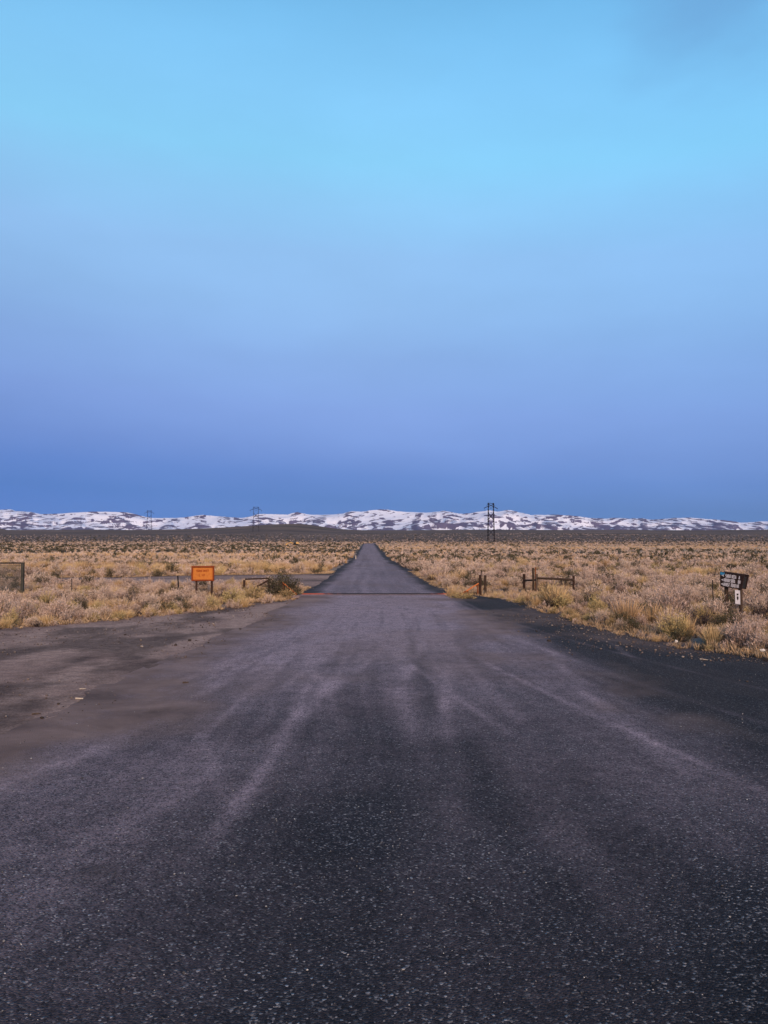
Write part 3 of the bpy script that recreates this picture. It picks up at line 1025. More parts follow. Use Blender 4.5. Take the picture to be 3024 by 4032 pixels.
# timber brace left of the big sagebrush
fb = empty('timber_brace', (-5, 31.6, 0))
tag(fb, 'broken timber brace of one level and one slanting rail in the brush', 'fence')
BB = Vector((-5, 31.6, 0))
for px_, top_, Y_ in ((962, 2284, 32.0), (1060, 2278, 31.6)):
    p = at(px_, top_, Y_)
    MB().tube((p.x, Y_, -.3), (p.x, Y_, p.z), .05, .047, n=10, wob=.004, segs=4).build('post', M['wood_red'], fb, rel=BB)
MB().tube(at(966, 2281, 31.93), at(1058, 2277, 31.53), .032, .03, n=9, wob=.004, segs=5).build('rail', M['wood_red'], fb, rel=BB)
MB().tube(at(1003, 2315, 31.3), at(1058, 2285, 31.5), .04, .036, n=9, wob=.004, segs=5).build('brace_rail', M['wood_red'], fb, rel=BB)

# wire panel at the left edge of the frame
mp_ = empty('wire_fence_section', (at(40, 2300, 32.4).x, 32.4, 0))
tag(mp_, 'dark wire mesh panel with a stout post among the shrubs', 'fence panel')
PB = mp_.location.copy()
x0, x1 = at(-330, 2300, 32.4).x, at(88, 2300, 32.4).x
zt = at(60, 2214, 32.4).z
MB().box((x1, 32.4, zt / 2 - .15), (.12, .12, zt + .3), bev=.01).build('post', M['post_grey'], mp_, rel=PB)
MB().box((x0, 32.4, zt / 2 - .15), (.12, .12, zt + .3), bev=.01).build('post', M['steel_dark'], mp_, rel=PB)
MB().bar((x0 + .06, 32.4, zt - .03), (x1 - .06, 32.4, zt - .03), .05, .055).build('rail', M['steel_dark'], mp_, rel=PB)
zm = at(40, 2273, 32.4).z
MB().bar((x0 + .06, 32.4, zm), (x1 - .06, 32.4, zm), .03, .02).build('rail', M['steel_dark'], mp_, rel=PB)
wm_ = MB()
n_ = int((x1 - x0 - .14) / .035)
for i in range(n_):
    x = x0 + .08 + i * .035
    wm_.box((x, 32.36, zt / 2 + .03), (.011, .006, zt - .1))
for i in range(int((zt - .12) / .05)):
    wm_.box(((x0 + x1) / 2, 32.352, .08 + i * .05), (x1 - x0 - .14, .006, .012))
wm_.build('wire_mesh', M['mesh_wire'], mp_, rel=PB)


# ------------------------------------------------------------------ transmission towers
def pylon(px, Y, rot, Hh, label):
    x = (px - CX) / F * Y
    z0 = float(height(x, Y))
    o = empty('transmission_tower', (x, Y, z0 - .6), rot)
    tag(o, label, 'pylon', 'transmission towers on the plain')
    st, sb = 2.35, 3.25            # half spacing of the legs at top and bottom
    th = M['steel_dark']

    def legx(z): return sb + (st - sb) * z / Hh
    for s in (-1, 1):
        mb = MB()
        n = 14
        w0, w1 = .23, .22
        for i in range(n):
            za, zb = Hh * i / n, Hh * (i + 1) / n
            wa, wb = w0 + (w1 - w0) * i / n, w0 + (w1 - w0) * (i + 1) / n
            for (ax, ay) in ((-1, -1), (1, -1), (1, 1), (-1, 1)):
                mb.bar((s * legx(za) + ax * wa, ay * wa, za), (s * legx(zb) + ax * wb, ay * wb, zb), .15, .15, up=(0, 1, 0))
            f = 1 if i % 2 else -1
            for ay in (-1, 1):
                mb.bar((s * legx(za) - f * wa, ay * wa, za), (s * legx(zb) + f * wb, ay * wb, zb), .09, .09, up=(0, 1, 0))
            for ax in (-1, 1):
                mb.bar((s * legx(za) + ax * wa, -f * wa, za), (s * legx(zb) + ax * wb, f * wb, zb), .09, .09, up=(0, 1, 0))
        mb.build('leg', th, o)

    def X(za, zb, name, w=.22):
        mb = MB()
        mb.bar((-legx(za), -.05, za), (legx(zb), -.05, zb), w, w, up=(0, 1, 0))
        mb.bar((legx(za), .25, za), (-legx(zb), .25, zb), w, w, up=(0, 1, 0))
        mb.build(name, th, o)
    X(Hh * .57, Hh * .755, 'cross_brace', .36)
    X(Hh * .17, Hh * .345, 'cross_brace', .28)
    # bridge between the legs: top chord, drooping lower chords, small X
    zt_, zl = Hh * .992, Hh * .918
    mb = MB()
    mb.bar((-st - .75, 0, zt_), (st + .75, 0, zt_), .3, .3, up=(0, 1, 0))
    mb.bar((-st, 0, zt_ - .2), (0, 0, zl + .35), .24, .24, up=(0, 1, 0))
    mb.bar((st, .05, zt_ - .2), (0, .05, zl + .35), .24, .24, up=(0, 1, 0))
    mb.bar((-st, -.05, zl), (0, -.05, zl + .42), .3, .3, up=(0, 1, 0))
    mb.bar((st, -.1, zl), (0, -.1, zl + .42), .3, .3, up=(0, 1, 0))
    mb.build('bridge', th, o)
    for s in (-1, 1):
        mb = MB()
        mb.bar((s * st, 0, zl), (s * (st + 4.3), 0, zl - 1.55), .36, .36, up=(0, 1, 0))
        mb.bar((s * st, .05, zl + 1.3), (s * (st + 2.0), .05, zl + .3), .16, .16, up=(0, 1, 0))
        mb.bar((s * (st + .7), .0, zt_), (s * (st + .75), 0, zt_ - 1.4), .16, .16, up=(0, 1, 0))
        mb.build('crossarm', th, o)
    mb = MB()
    for s in (-1, 1):
        mb.tube((s * 1.5, 0, zl + .1), (0, 0, zl - 2.0), .09, n=6)
        mb.tube((s * (st + 4.2), 0, zl - 1.5), (s * (st + 3.4), 0, zl - 3.2), .07, n=6)
    mb.build('insulator', M['glass'], o)
    return o


pylon(1933.5, 532, R(38), 27.4, 'nearest dark steel transmission tower standing right of the road')
pylon(1007.5, 835, R(12), 27.4, 'transmission tower standing on the low hill left of the road')
pylon(587, 1075, R(10), 28.0, 'faint farthest transmission tower in front of the snowy hills at left')

# ------------------------------------------------------------------ excavator far off on the left
EY = 300.0
ex = empty('excavator', (at(1163, 2147, EY).x, EY, float(height(at(1163, 2147, EY).x, EY))))
tag(ex, 'small yellow excavator parked on the plain left of the far road', 'excavator')
for s in (-1, 1):
    mb = MB()
    pr_ = [(math.cos(t) * .22 + (.85 if math.cos(t) > 0 else -.85), .24 + math.sin(t) * .22) for t in [i * math.pi / 8 for i in range(16)]]
    mb.prism(pr_, s * .62 - .2, s * .62 + .2)
    mb.build('track', M['rubber'], ex)
MB().box((.12, 0, .55), (1.5, 1.2, .14), bev=.02).build('turntable', M['steel_dark'], ex)
mb = MB()
mb.prism([(.35, .62), (1.42, .62), (1.5, .8), (1.45, 1.15), (1.05, 1.32), (.35, 1.32)], -.72, .72)
mb.build('engine_cover', M['yellow_paint'], ex)
mb = MB()
mb.prism([(-.62, .62), (.33, .62), (.33, 1.9), (-.35, 1.95), (-.6, 1.3)], -.72, .1)
cabo = mb.build('cab', M['steel_dark'], ex)
mb = MB()
mb.prism([(-.5, 1.05), (.2, 1.05), (.2, 1.78), (-.32, 1.8)], -.745, -.722)
mb.build('window', M['glass'], cabo)
mb = MB()
mb.prism([(-.6, .75), (-.75, .95), (-1.75, 1.28), (-2.05, 1.12), (-1.95, .95), (-1.1, .75)], .2, .5)
mb.build('boom', M['yellow_paint'], ex)
mb = MB()
mb.prism([(-1.8, 1.3), (-1.95, 1.02), (-3.1, .62), (-3.3, .72), (-3.15, .88)], .24, .46)
mb.build('stick', M['yellow_paint'], ex)
mb = MB()
mb.prism([(-3.05, .9), (-3.35, .82), (-3.75, .55), (-3.8, .2), (-3.5, .05), (-3.15, .3)], .0, .7)
mb.build('bucket', M['yellow_paint'], ex)


# ------------------------------------------------------------------ litter and sticks on the shoulder
def blob(name, p, r, sc_, mat, label, cat, seed):
    rr = random.Random(seed)
    import bmesh
    bm = bmesh.new()
    bmesh.ops.create_icosphere(bm, subdivisions=2, radius=r)
    for v in bm.verts:
        v.co *= 1 + rr.uniform(-.3, .3)
        v.co = Vector((v.co.x * sc_[0], v.co.y * sc_[1], v.co.z * sc_[2]))
    me = bpy.data.meshes.new(name)
    bm.to_mesh(me)
    bm.free()
    me.materials.append(mat)
    o = bpy.data.objects.new(name, me)
    o.location = p
    col.objects.link(o)
    return tag(o, label, cat)


p = gnd(2662, 2532)
blob('paper_scrap', (p.x, p.y, .035), .03, (1, .8, 1), M['litter'], 'crumpled white scrap at the edge of the roadside grass', 'litter', 1)
p = at(3002, 2560, 13.6)
blob('paper_scrap', p, .03, (1.7, .6, .7), M['litter'], 'white scrap caught in the grass at the right edge of the photo', 'litter', 2)
p = gnd(1889, 2384.5)
blob('pale_rock', (p.x, p.y, .05), .05, (1.35, .7, .45), M['litter'], 'flat pale rock on the dark shoulder below the two round posts', 'rock', 3)
p = gnd(695, 2306)


def stick(px0, py0, px1, py1, r, label, z=.02, mat='stick'):
    a, b = gnd(px0, py0), gnd(px1, py1)
    mb = MB().tube(Vector((a.x, a.y, z)) - Vector((a.x, a.y, 0)), Vector((b.x, b.y, z * .8)) - Vector((a.x, a.y, 0)), r, r * .6, n=6, wob=r * .15, segs=3)
    o = mb.build('stick', M[mat])
    o.location = (a.x, a.y, 0)
    return tag(o, label, 'stick')


stick(2756, 2599, 2788, 2602, .012, 'thin bleached stick lying on the dark right shoulder')
stick(297, 2756, 328, 2755, .012, 'thin pale stick lying on the left dirt pullout nearest the chip seal')
stick(313, 2718, 338, 2716, .008, 'thinner pale stick on the left dirt pullout behind the longer stick')
stick(125, 2818, 160, 2814, .011, 'dark brown stick on the dirt at the left edge of the photo', mat='stem')
stick(720, 2693, 742, 2690, .012, 'short dark stick on the chip seal beside the dirt pullout', mat='stem')

# ------------------------------------------------------------------ plants
def blades(P0, D, Ln, Wd, tone, tip0, tip1, rng, nseg=1, droop=0.0):
    """thin tapering blades: arrays of start, direction, length, width"""
    n = len(P0)
    D = D / np.linalg.norm(D, axis=1, keepdims=True)
    side = np.cross(D, rng.normal(size=(n, 3)))
    side /= np.maximum(np.linalg.norm(side, axis=1, keepdims=True), 1e-6)
    vs, fs, tn, tp = [], [], [], []
    if nseg == 1:
        E_ = P0 + D * Ln[:, None]
        E_[:, 2] -= droop * Ln
        V = np.stack([P0 - side * Wd[:, None] / 2, P0 + side * Wd[:, None] / 2, E_], 1)
        Fc = np.arange(n * 3).reshape(n, 3)
        T1 = np.stack([tone] * 3, 1)
        T2 = np.stack([tip0, tip0, tip1], 1)
    else:
        Mid = P0 + D * (Ln * .55)[:, None]
        E_ = P0 + D * Ln[:, None]
        E_[:, 2] -= droop * Ln
        out = D.copy()
        out[:, 2] = 0
        E_ += out * (droop * Ln)[:, None] * .8
        V = np.stack([P0 - side * Wd[:, None] / 2, P0 + side * Wd[:, None] / 2, Mid + side * Wd[:, None] * .42, Mid - side * Wd[:, None] * .42, E_], 1)
        b = np.arange(n)[:, None] * 5
        Fc = np.concatenate([b + [0, 1, 2], b + [0, 2, 3], b + [3, 2, 4]])
        T1 = np.stack([tone] * 5, 1)
        tm = (tip0 + tip1) / 2
        T2 = np.stack([tip0, tip0, tm, tm, tip1], 1)
    return V.reshape(-1, 3), Fc, T1.ravel(), T2.ravel()


def cat(parts):
    v, f, a, b, n = [], [], [], [], 0
    for V, Fc, t1, t2 in parts:
        v.append(V); f.append(Fc + n); a.append(t1); b.append(t2)
        n += len(V)
    return np.concatenate(v), np.concatenate(f), np.concatenate(a), np.concatenate(b)


def dome_dirs(n, rng, flat=.25):
    th = rng.uniform(0, 2 * np.pi, n)
    z = rng.uniform(flat, 1, n) ** .75
    r = np.sqrt(np.maximum(1 - z * z, 0))
    return np.stack([r * np.cos(th), r * np.sin(th), z], 1)


def shrub(kind, seed, detail):
    """unit plant about 1 m wide and tall; detail 1 = nearest. returns (foliage, stems)"""
    rng = np.random.default_rng(seed)
    wk = 1 / math.sqrt(max(detail, .02))
    stems = None
    if kind in ('dry', 'green'):
        nb = max(int(95 * detail), 7)
        d = dome_dirs(nb, rng, .12)
        lobes = dome_dirs(6, rng, .3)
        lob = np.max(d @ lobes.T, 1)
        rad = (.62 + .38 * lob ** 3) * rng.uniform(.78, 1.12, nb)
        tipp = d * rad[:, None] * np.array([.5, .5, .95])
        base = d * np.array([.06, .06, .02])
        k = 15
        t = rng.uniform(.42, 1.0, (nb, k))
        Pp = base[:, None] + (tipp - base)[:, None] * t[..., None] + rng.normal(0, .022, (nb, k, 3))
        dd = (d * [1, 1, 1.0])[:, None] * .8 + rng.normal(0, .55, (nb, k, 3)) + [0, 0, .75]
        n = nb * k
        tp = t.ravel()
        f = blades(Pp.reshape(-1, 3), dd.reshape(-1, 3), rng.uniform(.045, .115, n) * wk ** .6, rng.uniform(.011, .022, n) * wk, rng.uniform(0, 1, n), tp * .75, np.clip(tp * 1.1 + .1, 0, 1), rng)
        lowf = blades(np.zeros((nb, 3)) + rng.normal(0, .05, (nb, 3)) * [1, 1, 0], dome_dirs(nb, rng, .05), rng.uniform(.2, .42, nb), rng.uniform(.01, .018, nb) * wk, rng.uniform(0, .6, nb), np.zeros(nb), np.full(nb, .35), rng)
        fol = cat([f, lowf])
        stems = blades(base, tipp - base, np.linalg.norm(tipp - base, axis=1), np.full(nb, .013) * wk, rng.uniform(0, 1, nb), np.zeros(nb), np.full(nb, .4), rng)
    elif kind == 'sage':
        nb = max(int(80 * detail), 7)
        d = dome_dirs(nb, rng, -.05)
        lobes = dome_dirs(5, rng, .2)
        lob = np.max(d @ lobes.T, 1)
        rad = (.55 + .5 * lob ** 4) * rng.uniform(.85, 1.08, nb)
        tipp = d * rad[:, None] * np.array([.52, .52, .85]) + [0, 0, .12]
        base = d * np.array([.05, .05, .01])
        k = 12
        t = rng.uniform(.5, 1.0, (nb, k))
        Pp = base[:, None] + (tipp - base)[:, None] * t[..., None] + rng.normal(0, .035, (nb, k, 3))
        dd = d[:, None] * .5 + rng.normal(0, .8, (nb, k, 3)) + [0, 0, .6]
        n = nb * k
        tp = t.ravel()
        fol = blades(Pp.reshape(-1, 3), dd.reshape(-1, 3), rng.uniform(.04, .10, n) * wk ** .7, rng.uniform(.014, .028, n) * wk, rng.uniform(0, 1, n), tp * .6, np.clip(tp * 1.1 - .1 + rng.uniform(0, .3, n), 0, 1), rng)
        stems = blades(base, tipp - base, np.linalg.norm(tipp - base, axis=1), np.full(nb, .018) * wk, rng.uniform(0, 1, nb), np.zeros(nb), np.full(nb, .3), rng)
    elif kind == 'bare':
        nb = max(int(70 * detail), 6)
        d = dome_dirs(nb, rng, .05)
        rad = rng.uniform(.6, 1.1, nb)
        tipp = d * rad[:, None] * np.array([.52, .52, .8])
        base = d * np.array([.05, .05, .01])
        main = blades(base, tipp - base, np.linalg.norm(tipp - base, axis=1), np.full(nb, .016) * wk, rng.uniform(0, 1, nb), np.zeros(nb), np.full(nb, .8), rng)
        k = 7
        t = rng.uniform(.3, 1.0, (nb, k))
        Pp = base[:, None] + (tipp - base)[:, None] * t[..., None]
        dd = d[:, None] * .6 + rng.normal(0, .7, (nb, k, 3)) + [0, 0, .4]
        n = nb * k
        tp = t.ravel()
        tw = blades(Pp.reshape(-1, 3), dd.reshape(-1, 3), rng.uniform(.08, .24, n), rng.uniform(.008, .017, n) * wk, rng.uniform(0, 1, n), tp * .5, tp, rng)
        fol = cat([main, tw])
    else:   # grass
        nb = max(int(340 * detail), 10)
        th = rng.uniform(0, 2 * np.pi, nb)
        lean = np.abs(rng.normal(0, .36, nb))
        d = np.stack([np.cos(th) * lean, np.sin(th) * lean, np.ones(nb)], 1)
        b0 = np.stack([np.cos(th), np.sin(th), 0 * th], 1) * rng.uniform(0, .2, nb)[:, None]
        fol = blades(b0, d, rng.uniform(.40, 1.0, nb) ** 1.15, rng.uniform(.009, .016, nb) * wk, rng.uniform(0, 1, nb), np.zeros(nb), np.ones(nb), rng, nseg=2, droop=.10)
    return fol, stems


KMAT = {'dry': 'dry', 'green': 'green', 'sage': 'sage', 'bare': 'bare', 'grass': 'grass'}
KNAME = {'dry': 'dry_shrub', 'green': 'green_shrub', 'sage': 'sagebrush', 'bare': 'bare_shrub', 'grass': 'grass_clump'}
KCAT = {'dry': 'shrub', 'green': 'shrub', 'sage': 'shrub', 'bare': 'shrub', 'grass': 'grass clump'}
SIZE = {'dry': (.64, .50), 'green': (.72, .48), 'sage': (.80, .50), 'bare': (.66, .44), 'grass': (.6, .52)}   # width, height (m)

rng = np.random.default_rng(2024)


def blocked(x, y):
    """True where roads, track, pullout or built things keep plants away"""
    rx, rh = road_x(y), road_h(y)
    b = np.abs(x - rx) < rh + .35 + .5 * (vnoise(y / 3, x * 0) - .3)
    nearb = y < 30.0
    b = np.where(nearb, (x > edge_left(y) + .05) & (x < edge_right(y) - .05), b)
    b |= (y > 28.6) & (y < 31.8) & (np.abs(x + .25) < 3.45)
    ta = np.interp(x, tx_[::-1] * -1 if False else np.sort(-tx_), np.array([t[1] for t in TRK])[np.argsort(-tx_)])
    tb = np.interp(x, np.sort(-tx_), np.array([t[2] for t in TRK])[np.argsort(-tx_)])
    b |= (x < 0) & (x > -60) & (y > ta - .2) & (y < tb + .1)
    return b


def zone_probs(x, y):
    """chance of each kind of plant at a spot: dry, green, sage, bare, grass"""
    n1 = fbm(x / 7, y / 7, 3, 201)
    n2 = fbm(x / 40, y / 28, 3, 203)
    right = x > road_x(y)
    p = np.zeros((len(x), 5))
    d = np.abs(x - np.where(right, edge_right(np.minimum(y, 29)), edge_left(np.minimum(y, 29))))
    roadside = (y < 30) & (d < 1.7)
    front = right & (y < 22)
    p[:] = [.70, .03, .10, .12, .05]
    p[(y > 90)] = [.48, .0, .22, .08, .22]
    L_ = ~right & (y < 34)
    p[L_] = [.66, .09, .08, .10, .07]
    p[front] = [.58, .18, .03, .10, .11]
    p[roadside & right] = [.45, .32, .02, .01, .20]
    p[roadside & ~right] = [.50, .22, .05, .08, .15]
    # bands further out
    g = (right & (y > 205) & (y < 330)) | (~right & (y > 122) & (y < 150)) | (~right & (y > 56) & (y < 74))
    p[g] = [.22, .0, .03, .02, .73]
    far = (y > 330)
    p[far] = [.42, .0, .20, .08, .30]
    p[y > 520] = [.30, .0, .42, .16, .12]
    s = ~right & (y > 150) & (y <= 330)
    p[s] = [.25, .0, .42, .11, .22]
    # patchiness
    dk = (sstep(.51, .60, n2 * .5 + n1 * .5) * (1 - .75 * (y < 45)) * (1 - .85 * (right & (y > 200) & (y < 335))) * (1 - .6 * (y > 335)))[:, None]
    p = p * (1 - dk) + dk * (p * .2 + np.array([.05, .0, .50, .25, 0]))
    gr = (sstep(.55, .68, fbm(x / 18, y / 10, 3, 207)) * (y > 34))[:, None]
    p = p * (1 - gr * .6) + gr * .6 * np.array([.45, 0, .02, .0, .53])
    return p / p.sum(1, keepdims=True)


def scatter(y0, y1, sp, jitter=.5):
    ys = np.arange(y0, y1, sp * .9)
    out = []
    for y in ys:
        hwid = y * .545 + 3.0
        xs = np.arange(-hwid, hwid, sp)
        out.append(np.stack([xs + rng.uniform(-jitter, jitter, len(xs)) * sp, y + rng.uniform(-jitter, jitter, len(xs)) * sp * .9], 1))
    return np.concatenate(out)


bands = [(11.5, 24, .50), (24, 48, .60), (48, 90, .80), (90, 150, 1.15), (150, 260, 1.75), (260, 400, 2.6), (400, 620, 4.2), (620, 780, 6.0)]
pts, spc = [], []
for y0, y1, sp in bands:
    q = scatter(y0, y1, sp)
    pts.append(q)
    spc.append(np.full(len(q), sp))
pts, spc = np.concatenate(pts), np.concatenate(spc)
keep = ~blocked(pts[:, 0], pts[:, 1])
pts, spc = pts[keep], spc[keep]
x, y = pts.T
gap = fbm(x / 2.6, y / 2.6, 3, 211)
keep = (gap > .30) & ~((np.abs(x - c0.x) < .55) & (y > RY - 4.2) & (y < RY + .3))
pts, spc = pts[keep], spc[keep]
x, y = pts.T
pr_ = np.cumsum(zone_probs(x, y), 1)
kidx = (rng.uniform(size=(len(x), 1)) > pr_).sum(1)
KINDS = ['dry', 'green', 'sage', 'bare', 'grass']
size = rng.lognormal(0, .22, len(x)) * np.interp(spc, [.5, .6, .8, 1.15, 1.75, 2.6, 4.2, 6.0], [.82, 1.0, 1.1, 1.15, 1.3, 1.5, 1.8, 1.9])
# low plants in front of the signs, posts and along the very edge of the road
for (sx1, sy1, w_, d_, k_) in ((-7.3, SY, .75, 3.0, .55), (3.75, 30.0, .5, 1.8, .6), (5.2, 32.5, 1.8, 2.0, .62), (8.1, 32, .9, 2.0, .62), (-4.9, 31.5, .8, 1.4, .62), (-3.5, 29.5, .7, 1.5, .5), (3.4, 29.4, .6, 1.6, .6), (c0.x, RY, .65, 3.4, .45), (-16.8, 32.4, 1.2, 3.2, .6)):
    near_ = (np.abs(x - sx1) < w_) & (y < sy1 + .3) & (y > sy1 - d_)
    size[near_] *= k_
hs = np.ones(len(x))          # lower growth where the photo looks over it to the track, fences and posts
hs = np.where((x < -3) & (y > 29) & (y < 36), .72, hs)
hs = np.where((x > 3) & (x < 9.2) & (y > 27.4) & (y < 36.5), .42, hs)
hs = np.where((x < -12.5) & (y > 25) & (y < 33), .42, hs)
hs = np.where((x > 2) & (x < 5) & (y > 26.5) & (y <= 30), .7, hs)
edge_d = np.where(x > road_x(y), x - edge_right(np.minimum(y, 29)), edge_left(np.minimum(y, 29)) - x)
size *= hs
size *= np.where((x > 4) & (y < 21) & (x < 9.2), 1.14, 1)
size *= np.where((y < 29.5), np.interp(edge_d, [0, .9], [.55, 1.0]), 1)

# hand-placed plants that stand out in the photograph: kind, photo x, Y, width, height, label
SPECIAL = [
    ('sage', 1122, 30.0, 1.5, 1.3, 'large dark green sagebrush at the left end of the cattle guard'),
    ('sage', 1095, 30.5, 1.2, 1.15, 'dark green sagebrush just left of the largest sagebrush by the guard'),
    ('sage', 1150, 30.3, 1.0, 1.0, 'dark green sagebrush between the largest sagebrush and the far road'),
    ('green', 1135, 29.2, .8, .5, 'low olive shrub in front of the large dark sagebrush'),
    ('green', 1000, 28.0, 1.1, .72, 'olive green shrub on the road edge left of the large dark sagebrush'),
    ('green', 915, 26.8, 1.05, .7, 'low olive shrub on the road edge below the timber brace'),
    ('bare', 890, 28.3, 0.78, 0.65, 'dark bare shrub on the road edge right of the orange sign'),
    ('green', 190, 24.6, .75, .72, 'bright yellow green shrub near the left edge of the photo'),
    ('green', 292, 22.8, .6, .5, 'small yellow green shrub right of the brightest green shrub at left'),
    ('sage', 680, 32.6, .55, .52, 'dark shrub beside the leaning stake left of the orange sign'),
    ('bare', 520, 26.5, 0.91, 0.65, 'dark grey bare shrub among pale shrubs left of the orange sign'),
    ('grass', 985, 58.5, 1.5, 1.15, 'golden grass clump beyond the side track, left one of three'),
    ('grass', 1012, 58.0, 1.5, 1.25, 'golden grass clump beyond the side track, middle one of three'),
    ('grass', 1045, 58.8, 1.4, 1.2, 'golden grass clump beyond the side track, right one of three'),
    ('grass', 1775, 29.0, .7, .72, 'rusty orange grass clump right of the cattle guard'),
    ('green', 1800, 28.2, .8, .45, 'olive shrub at the foot of the right guard wing'),
    ('green', 1840, 28.0, .8, .42, 'olive shrub below the short round posts on the right'),
    ('sage', 1935, 27.8, .42, .3, 'small dark shrub on the road edge right of the two short posts'),
    ('bare', 2165, 32.6, .75, .5, 'dark domed shrub under the long rail of the timber fence'),
    ('sage', 2140, 33.2, .8, .55, 'brown sagebrush behind the centre post of the timber fence'),
    ('bare', 2330, 31.0, 1.3, .5, 'low dark shrub right of the timber rail fence'),
    ('bare', 2400, 28.0, 1.4, .4, 'low dark tangle on bare soil below the timber fence'),
    ('dry', 2430, 21.4, .85, .68, 'reddish brown dry shrub on the right road edge'),
    ('grass', 2560, 19.6, .8, .75, 'tall golden grass clump behind the dark green shrub at right'),
    ('grass', 2625, 19.0, .8, .72, 'tall golden grass clump left of the dark bare shrubs at right'),
    ('sage', 2480, 18.0, .62, .45, 'dark green shrub on the right road edge'),
    ('sage', 2672, 16.2, .62, .45, 'dark green shrub behind the crumpled white scrap'),
    ('bare', 2710, 19.3, 1.10, 0.68, 'dark purple bare shrub left of the brown sign'),
    ('bare', 2765, 18.8, 0.78, 0.65, 'second dark purple bare shrub left of the brown sign, nearer the sign'),
    ('bare', 2855, 21.9, 0.72, 0.59, 'dark bare shrub at the foot of the left post of the brown sign'),
    ('bare', 2965, 20.5, 1.17, 0.72, 'wide dark bare shrub right of the brown sign'),
    ('bare', 3030, 21.5, 1.04, 0.72, 'dark bare shrub at the right edge of the photo'),
    ('grass', 2700, 17.2, .6, .6, 'yellow grass clump in front of the dark purple bare shrubs'),
]
sxy = np.array([((s[1] - CX) / F * s[2], s[2]) for s in SPECIAL])
for (a, b), s in zip(sxy, SPECIAL):
    hit = (np.abs(x - a) < s[3] * .55) & (np.abs(y - b) < .45 + .3 * (s[2] > 40)) | ((np.abs(x - a) < s[3] * .45) & (y < b) & (y > b - 1.0) & (size > .75))
    size[hit] = 0
    if s[0] in ('bare', 'sage') and s[2] < 34:      # keep the dark ones readable: low growth in front of them
        fr_ = (np.abs(x - a) < s[3] * .6) & (y < b) & (y > b - 2.6)
        size[fr_] *= .55
ok = size > 0
x, y, size, kidx = x[ok], y[ok], size[ok], kidx[ok]

# ---- split: the 290 of a kind that show largest become objects, all others one mass per kind
LIM = {'dry': 290, 'green': 290, 'sage': 290, 'bare': 290, 'grass': 290}
inframe = np.abs(x) < y * .4985 + .25
app = size / y * np.where(inframe, 1, 0)


def zone_label(kind, X_, Y_, sz, px_):
    r = X_ > float(road_x(Y_))
    what = {'dry': 'pale dry shrub', 'green': 'olive shrub', 'sage': 'grey green sagebrush', 'bare': 'dark leafless shrub', 'grass': 'dry grass clump'}[kind]
    big_ = 'tall' if sz > 1.12 else ('low' if sz < .85 else 'middling')
    if r:
        if Y_ < 30 and X_ - float(edge_right(min(Y_, 29))) < 1.2: w = 'on the right road edge'
        elif px_ < 2040: w = 'between the road and the rail fence'
        elif px_ < 2270: w = 'around the rail fence' if Y_ < 36 else 'behind the rail fence'
        elif px_ < 2560: w = 'just right of the rail fence'
        elif px_ < 2840: w = 'left of the brown sign'
        else: w = 'around the brown sign' if Y_ < 26 else 'behind the brown sign'
        if Y_ > 36: w += ', far back'
        elif Y_ > 30: w += ', set back'
    else:
        if Y_ < 30 and float(edge_left(min(Y_, 29))) - X_ < 1.3: w = 'on the left pullout edge'
        elif px_ < 120: w = 'beside the wire panel'
        elif px_ < 420: w = 'just right of the wire panel'
        elif px_ < 740: w = 'left of the orange sign'
        elif px_ < 860: w = 'near the orange sign'
        else: w = 'between orange sign and road'
        if Y_ > 48: w += ', beyond the side track'
        elif Y_ > 34: w += ', by the side track'
    return f'{big_} {what} {w}'


protos = {}


def proto_mesh(kind, var):
    key = (kind, var)
    if key in protos: return protos[key]
    fol, st = shrub(kind, 1000 + 37 * var + sum(map(ord, kind)), 1.0)
    res = []
    for part, nm, mt in ((fol, 'foliage', KMAT[kind]), (st, 'stems', 'stem')):
        if part is None:
            res.append(None)
            continue
        o = mesh_obj(nm, part[0], part[1], M[mt], attrs={'tone': part[2], 'tip': part[3]})
        me = o.data
        me.name = f'{KNAME[kind]}_{nm}'
        bpy.data.objects.remove(o)
        res.append(me)
    protos[key] = res
    return res


prand = random.Random(5)


def place_plant(kind, X_, Y_, w, h, label, group):
    fm, sm = proto_mesh(kind, prand.randrange(5))
    z = float(height(X_, Y_)) - .02
    rz = prand.uniform(0, 6.28)
    if sm is None:
        r = bpy.data.objects.new(KNAME[kind], fm)
    else:
        r = bpy.data.objects.new(KNAME[kind], None)
        r.empty_display_size = .1
    col.objects.link(r)
    r.location = (X_, Y_, z)
    r.rotation_euler = (prand.uniform(-.08, .08), prand.uniform(-.08, .08), rz)
    r.scale = (w, w, h)
    tag(r, label, KCAT[kind], group)
    if sm is not None:
        for nm, me in (('foliage', fm), ('stems', sm)):
            c = bpy.data.objects.new(nm, me)
            col.objects.link(c)
            c.parent = r
    return r


for (kind, px_, Y_, w, h, lab) in SPECIAL:
    place_plant(kind, (px_ - CX) / F * Y_, Y_, w, h, lab, None)

mass = np.ones(len(x), bool)
for ki, kind in enumerate(KINDS):
    idx = np.where((kidx == ki) & (app > 0))[0]
    lim = LIM[kind] - sum(1 for s in SPECIAL if s[0] == kind)
    idx = idx[np.argsort(-app[idx])][:lim]
    for i in idx:
        w0, h0 = SIZE[kind]
        px_ = CX + F * x[i] / y[i]
        lab = zone_label(kind, x[i], y[i], size[i], px_)
        place_plant(kind, float(x[i]), float(y[i]), float(size[i] * w0 * prand.uniform(.9, 1.2)), float(size[i] * h0 * prand.uniform(.85, 1.2)), lab, lab + ' (alike)' if False else 'each ' + lab)
    mass[idx] = False

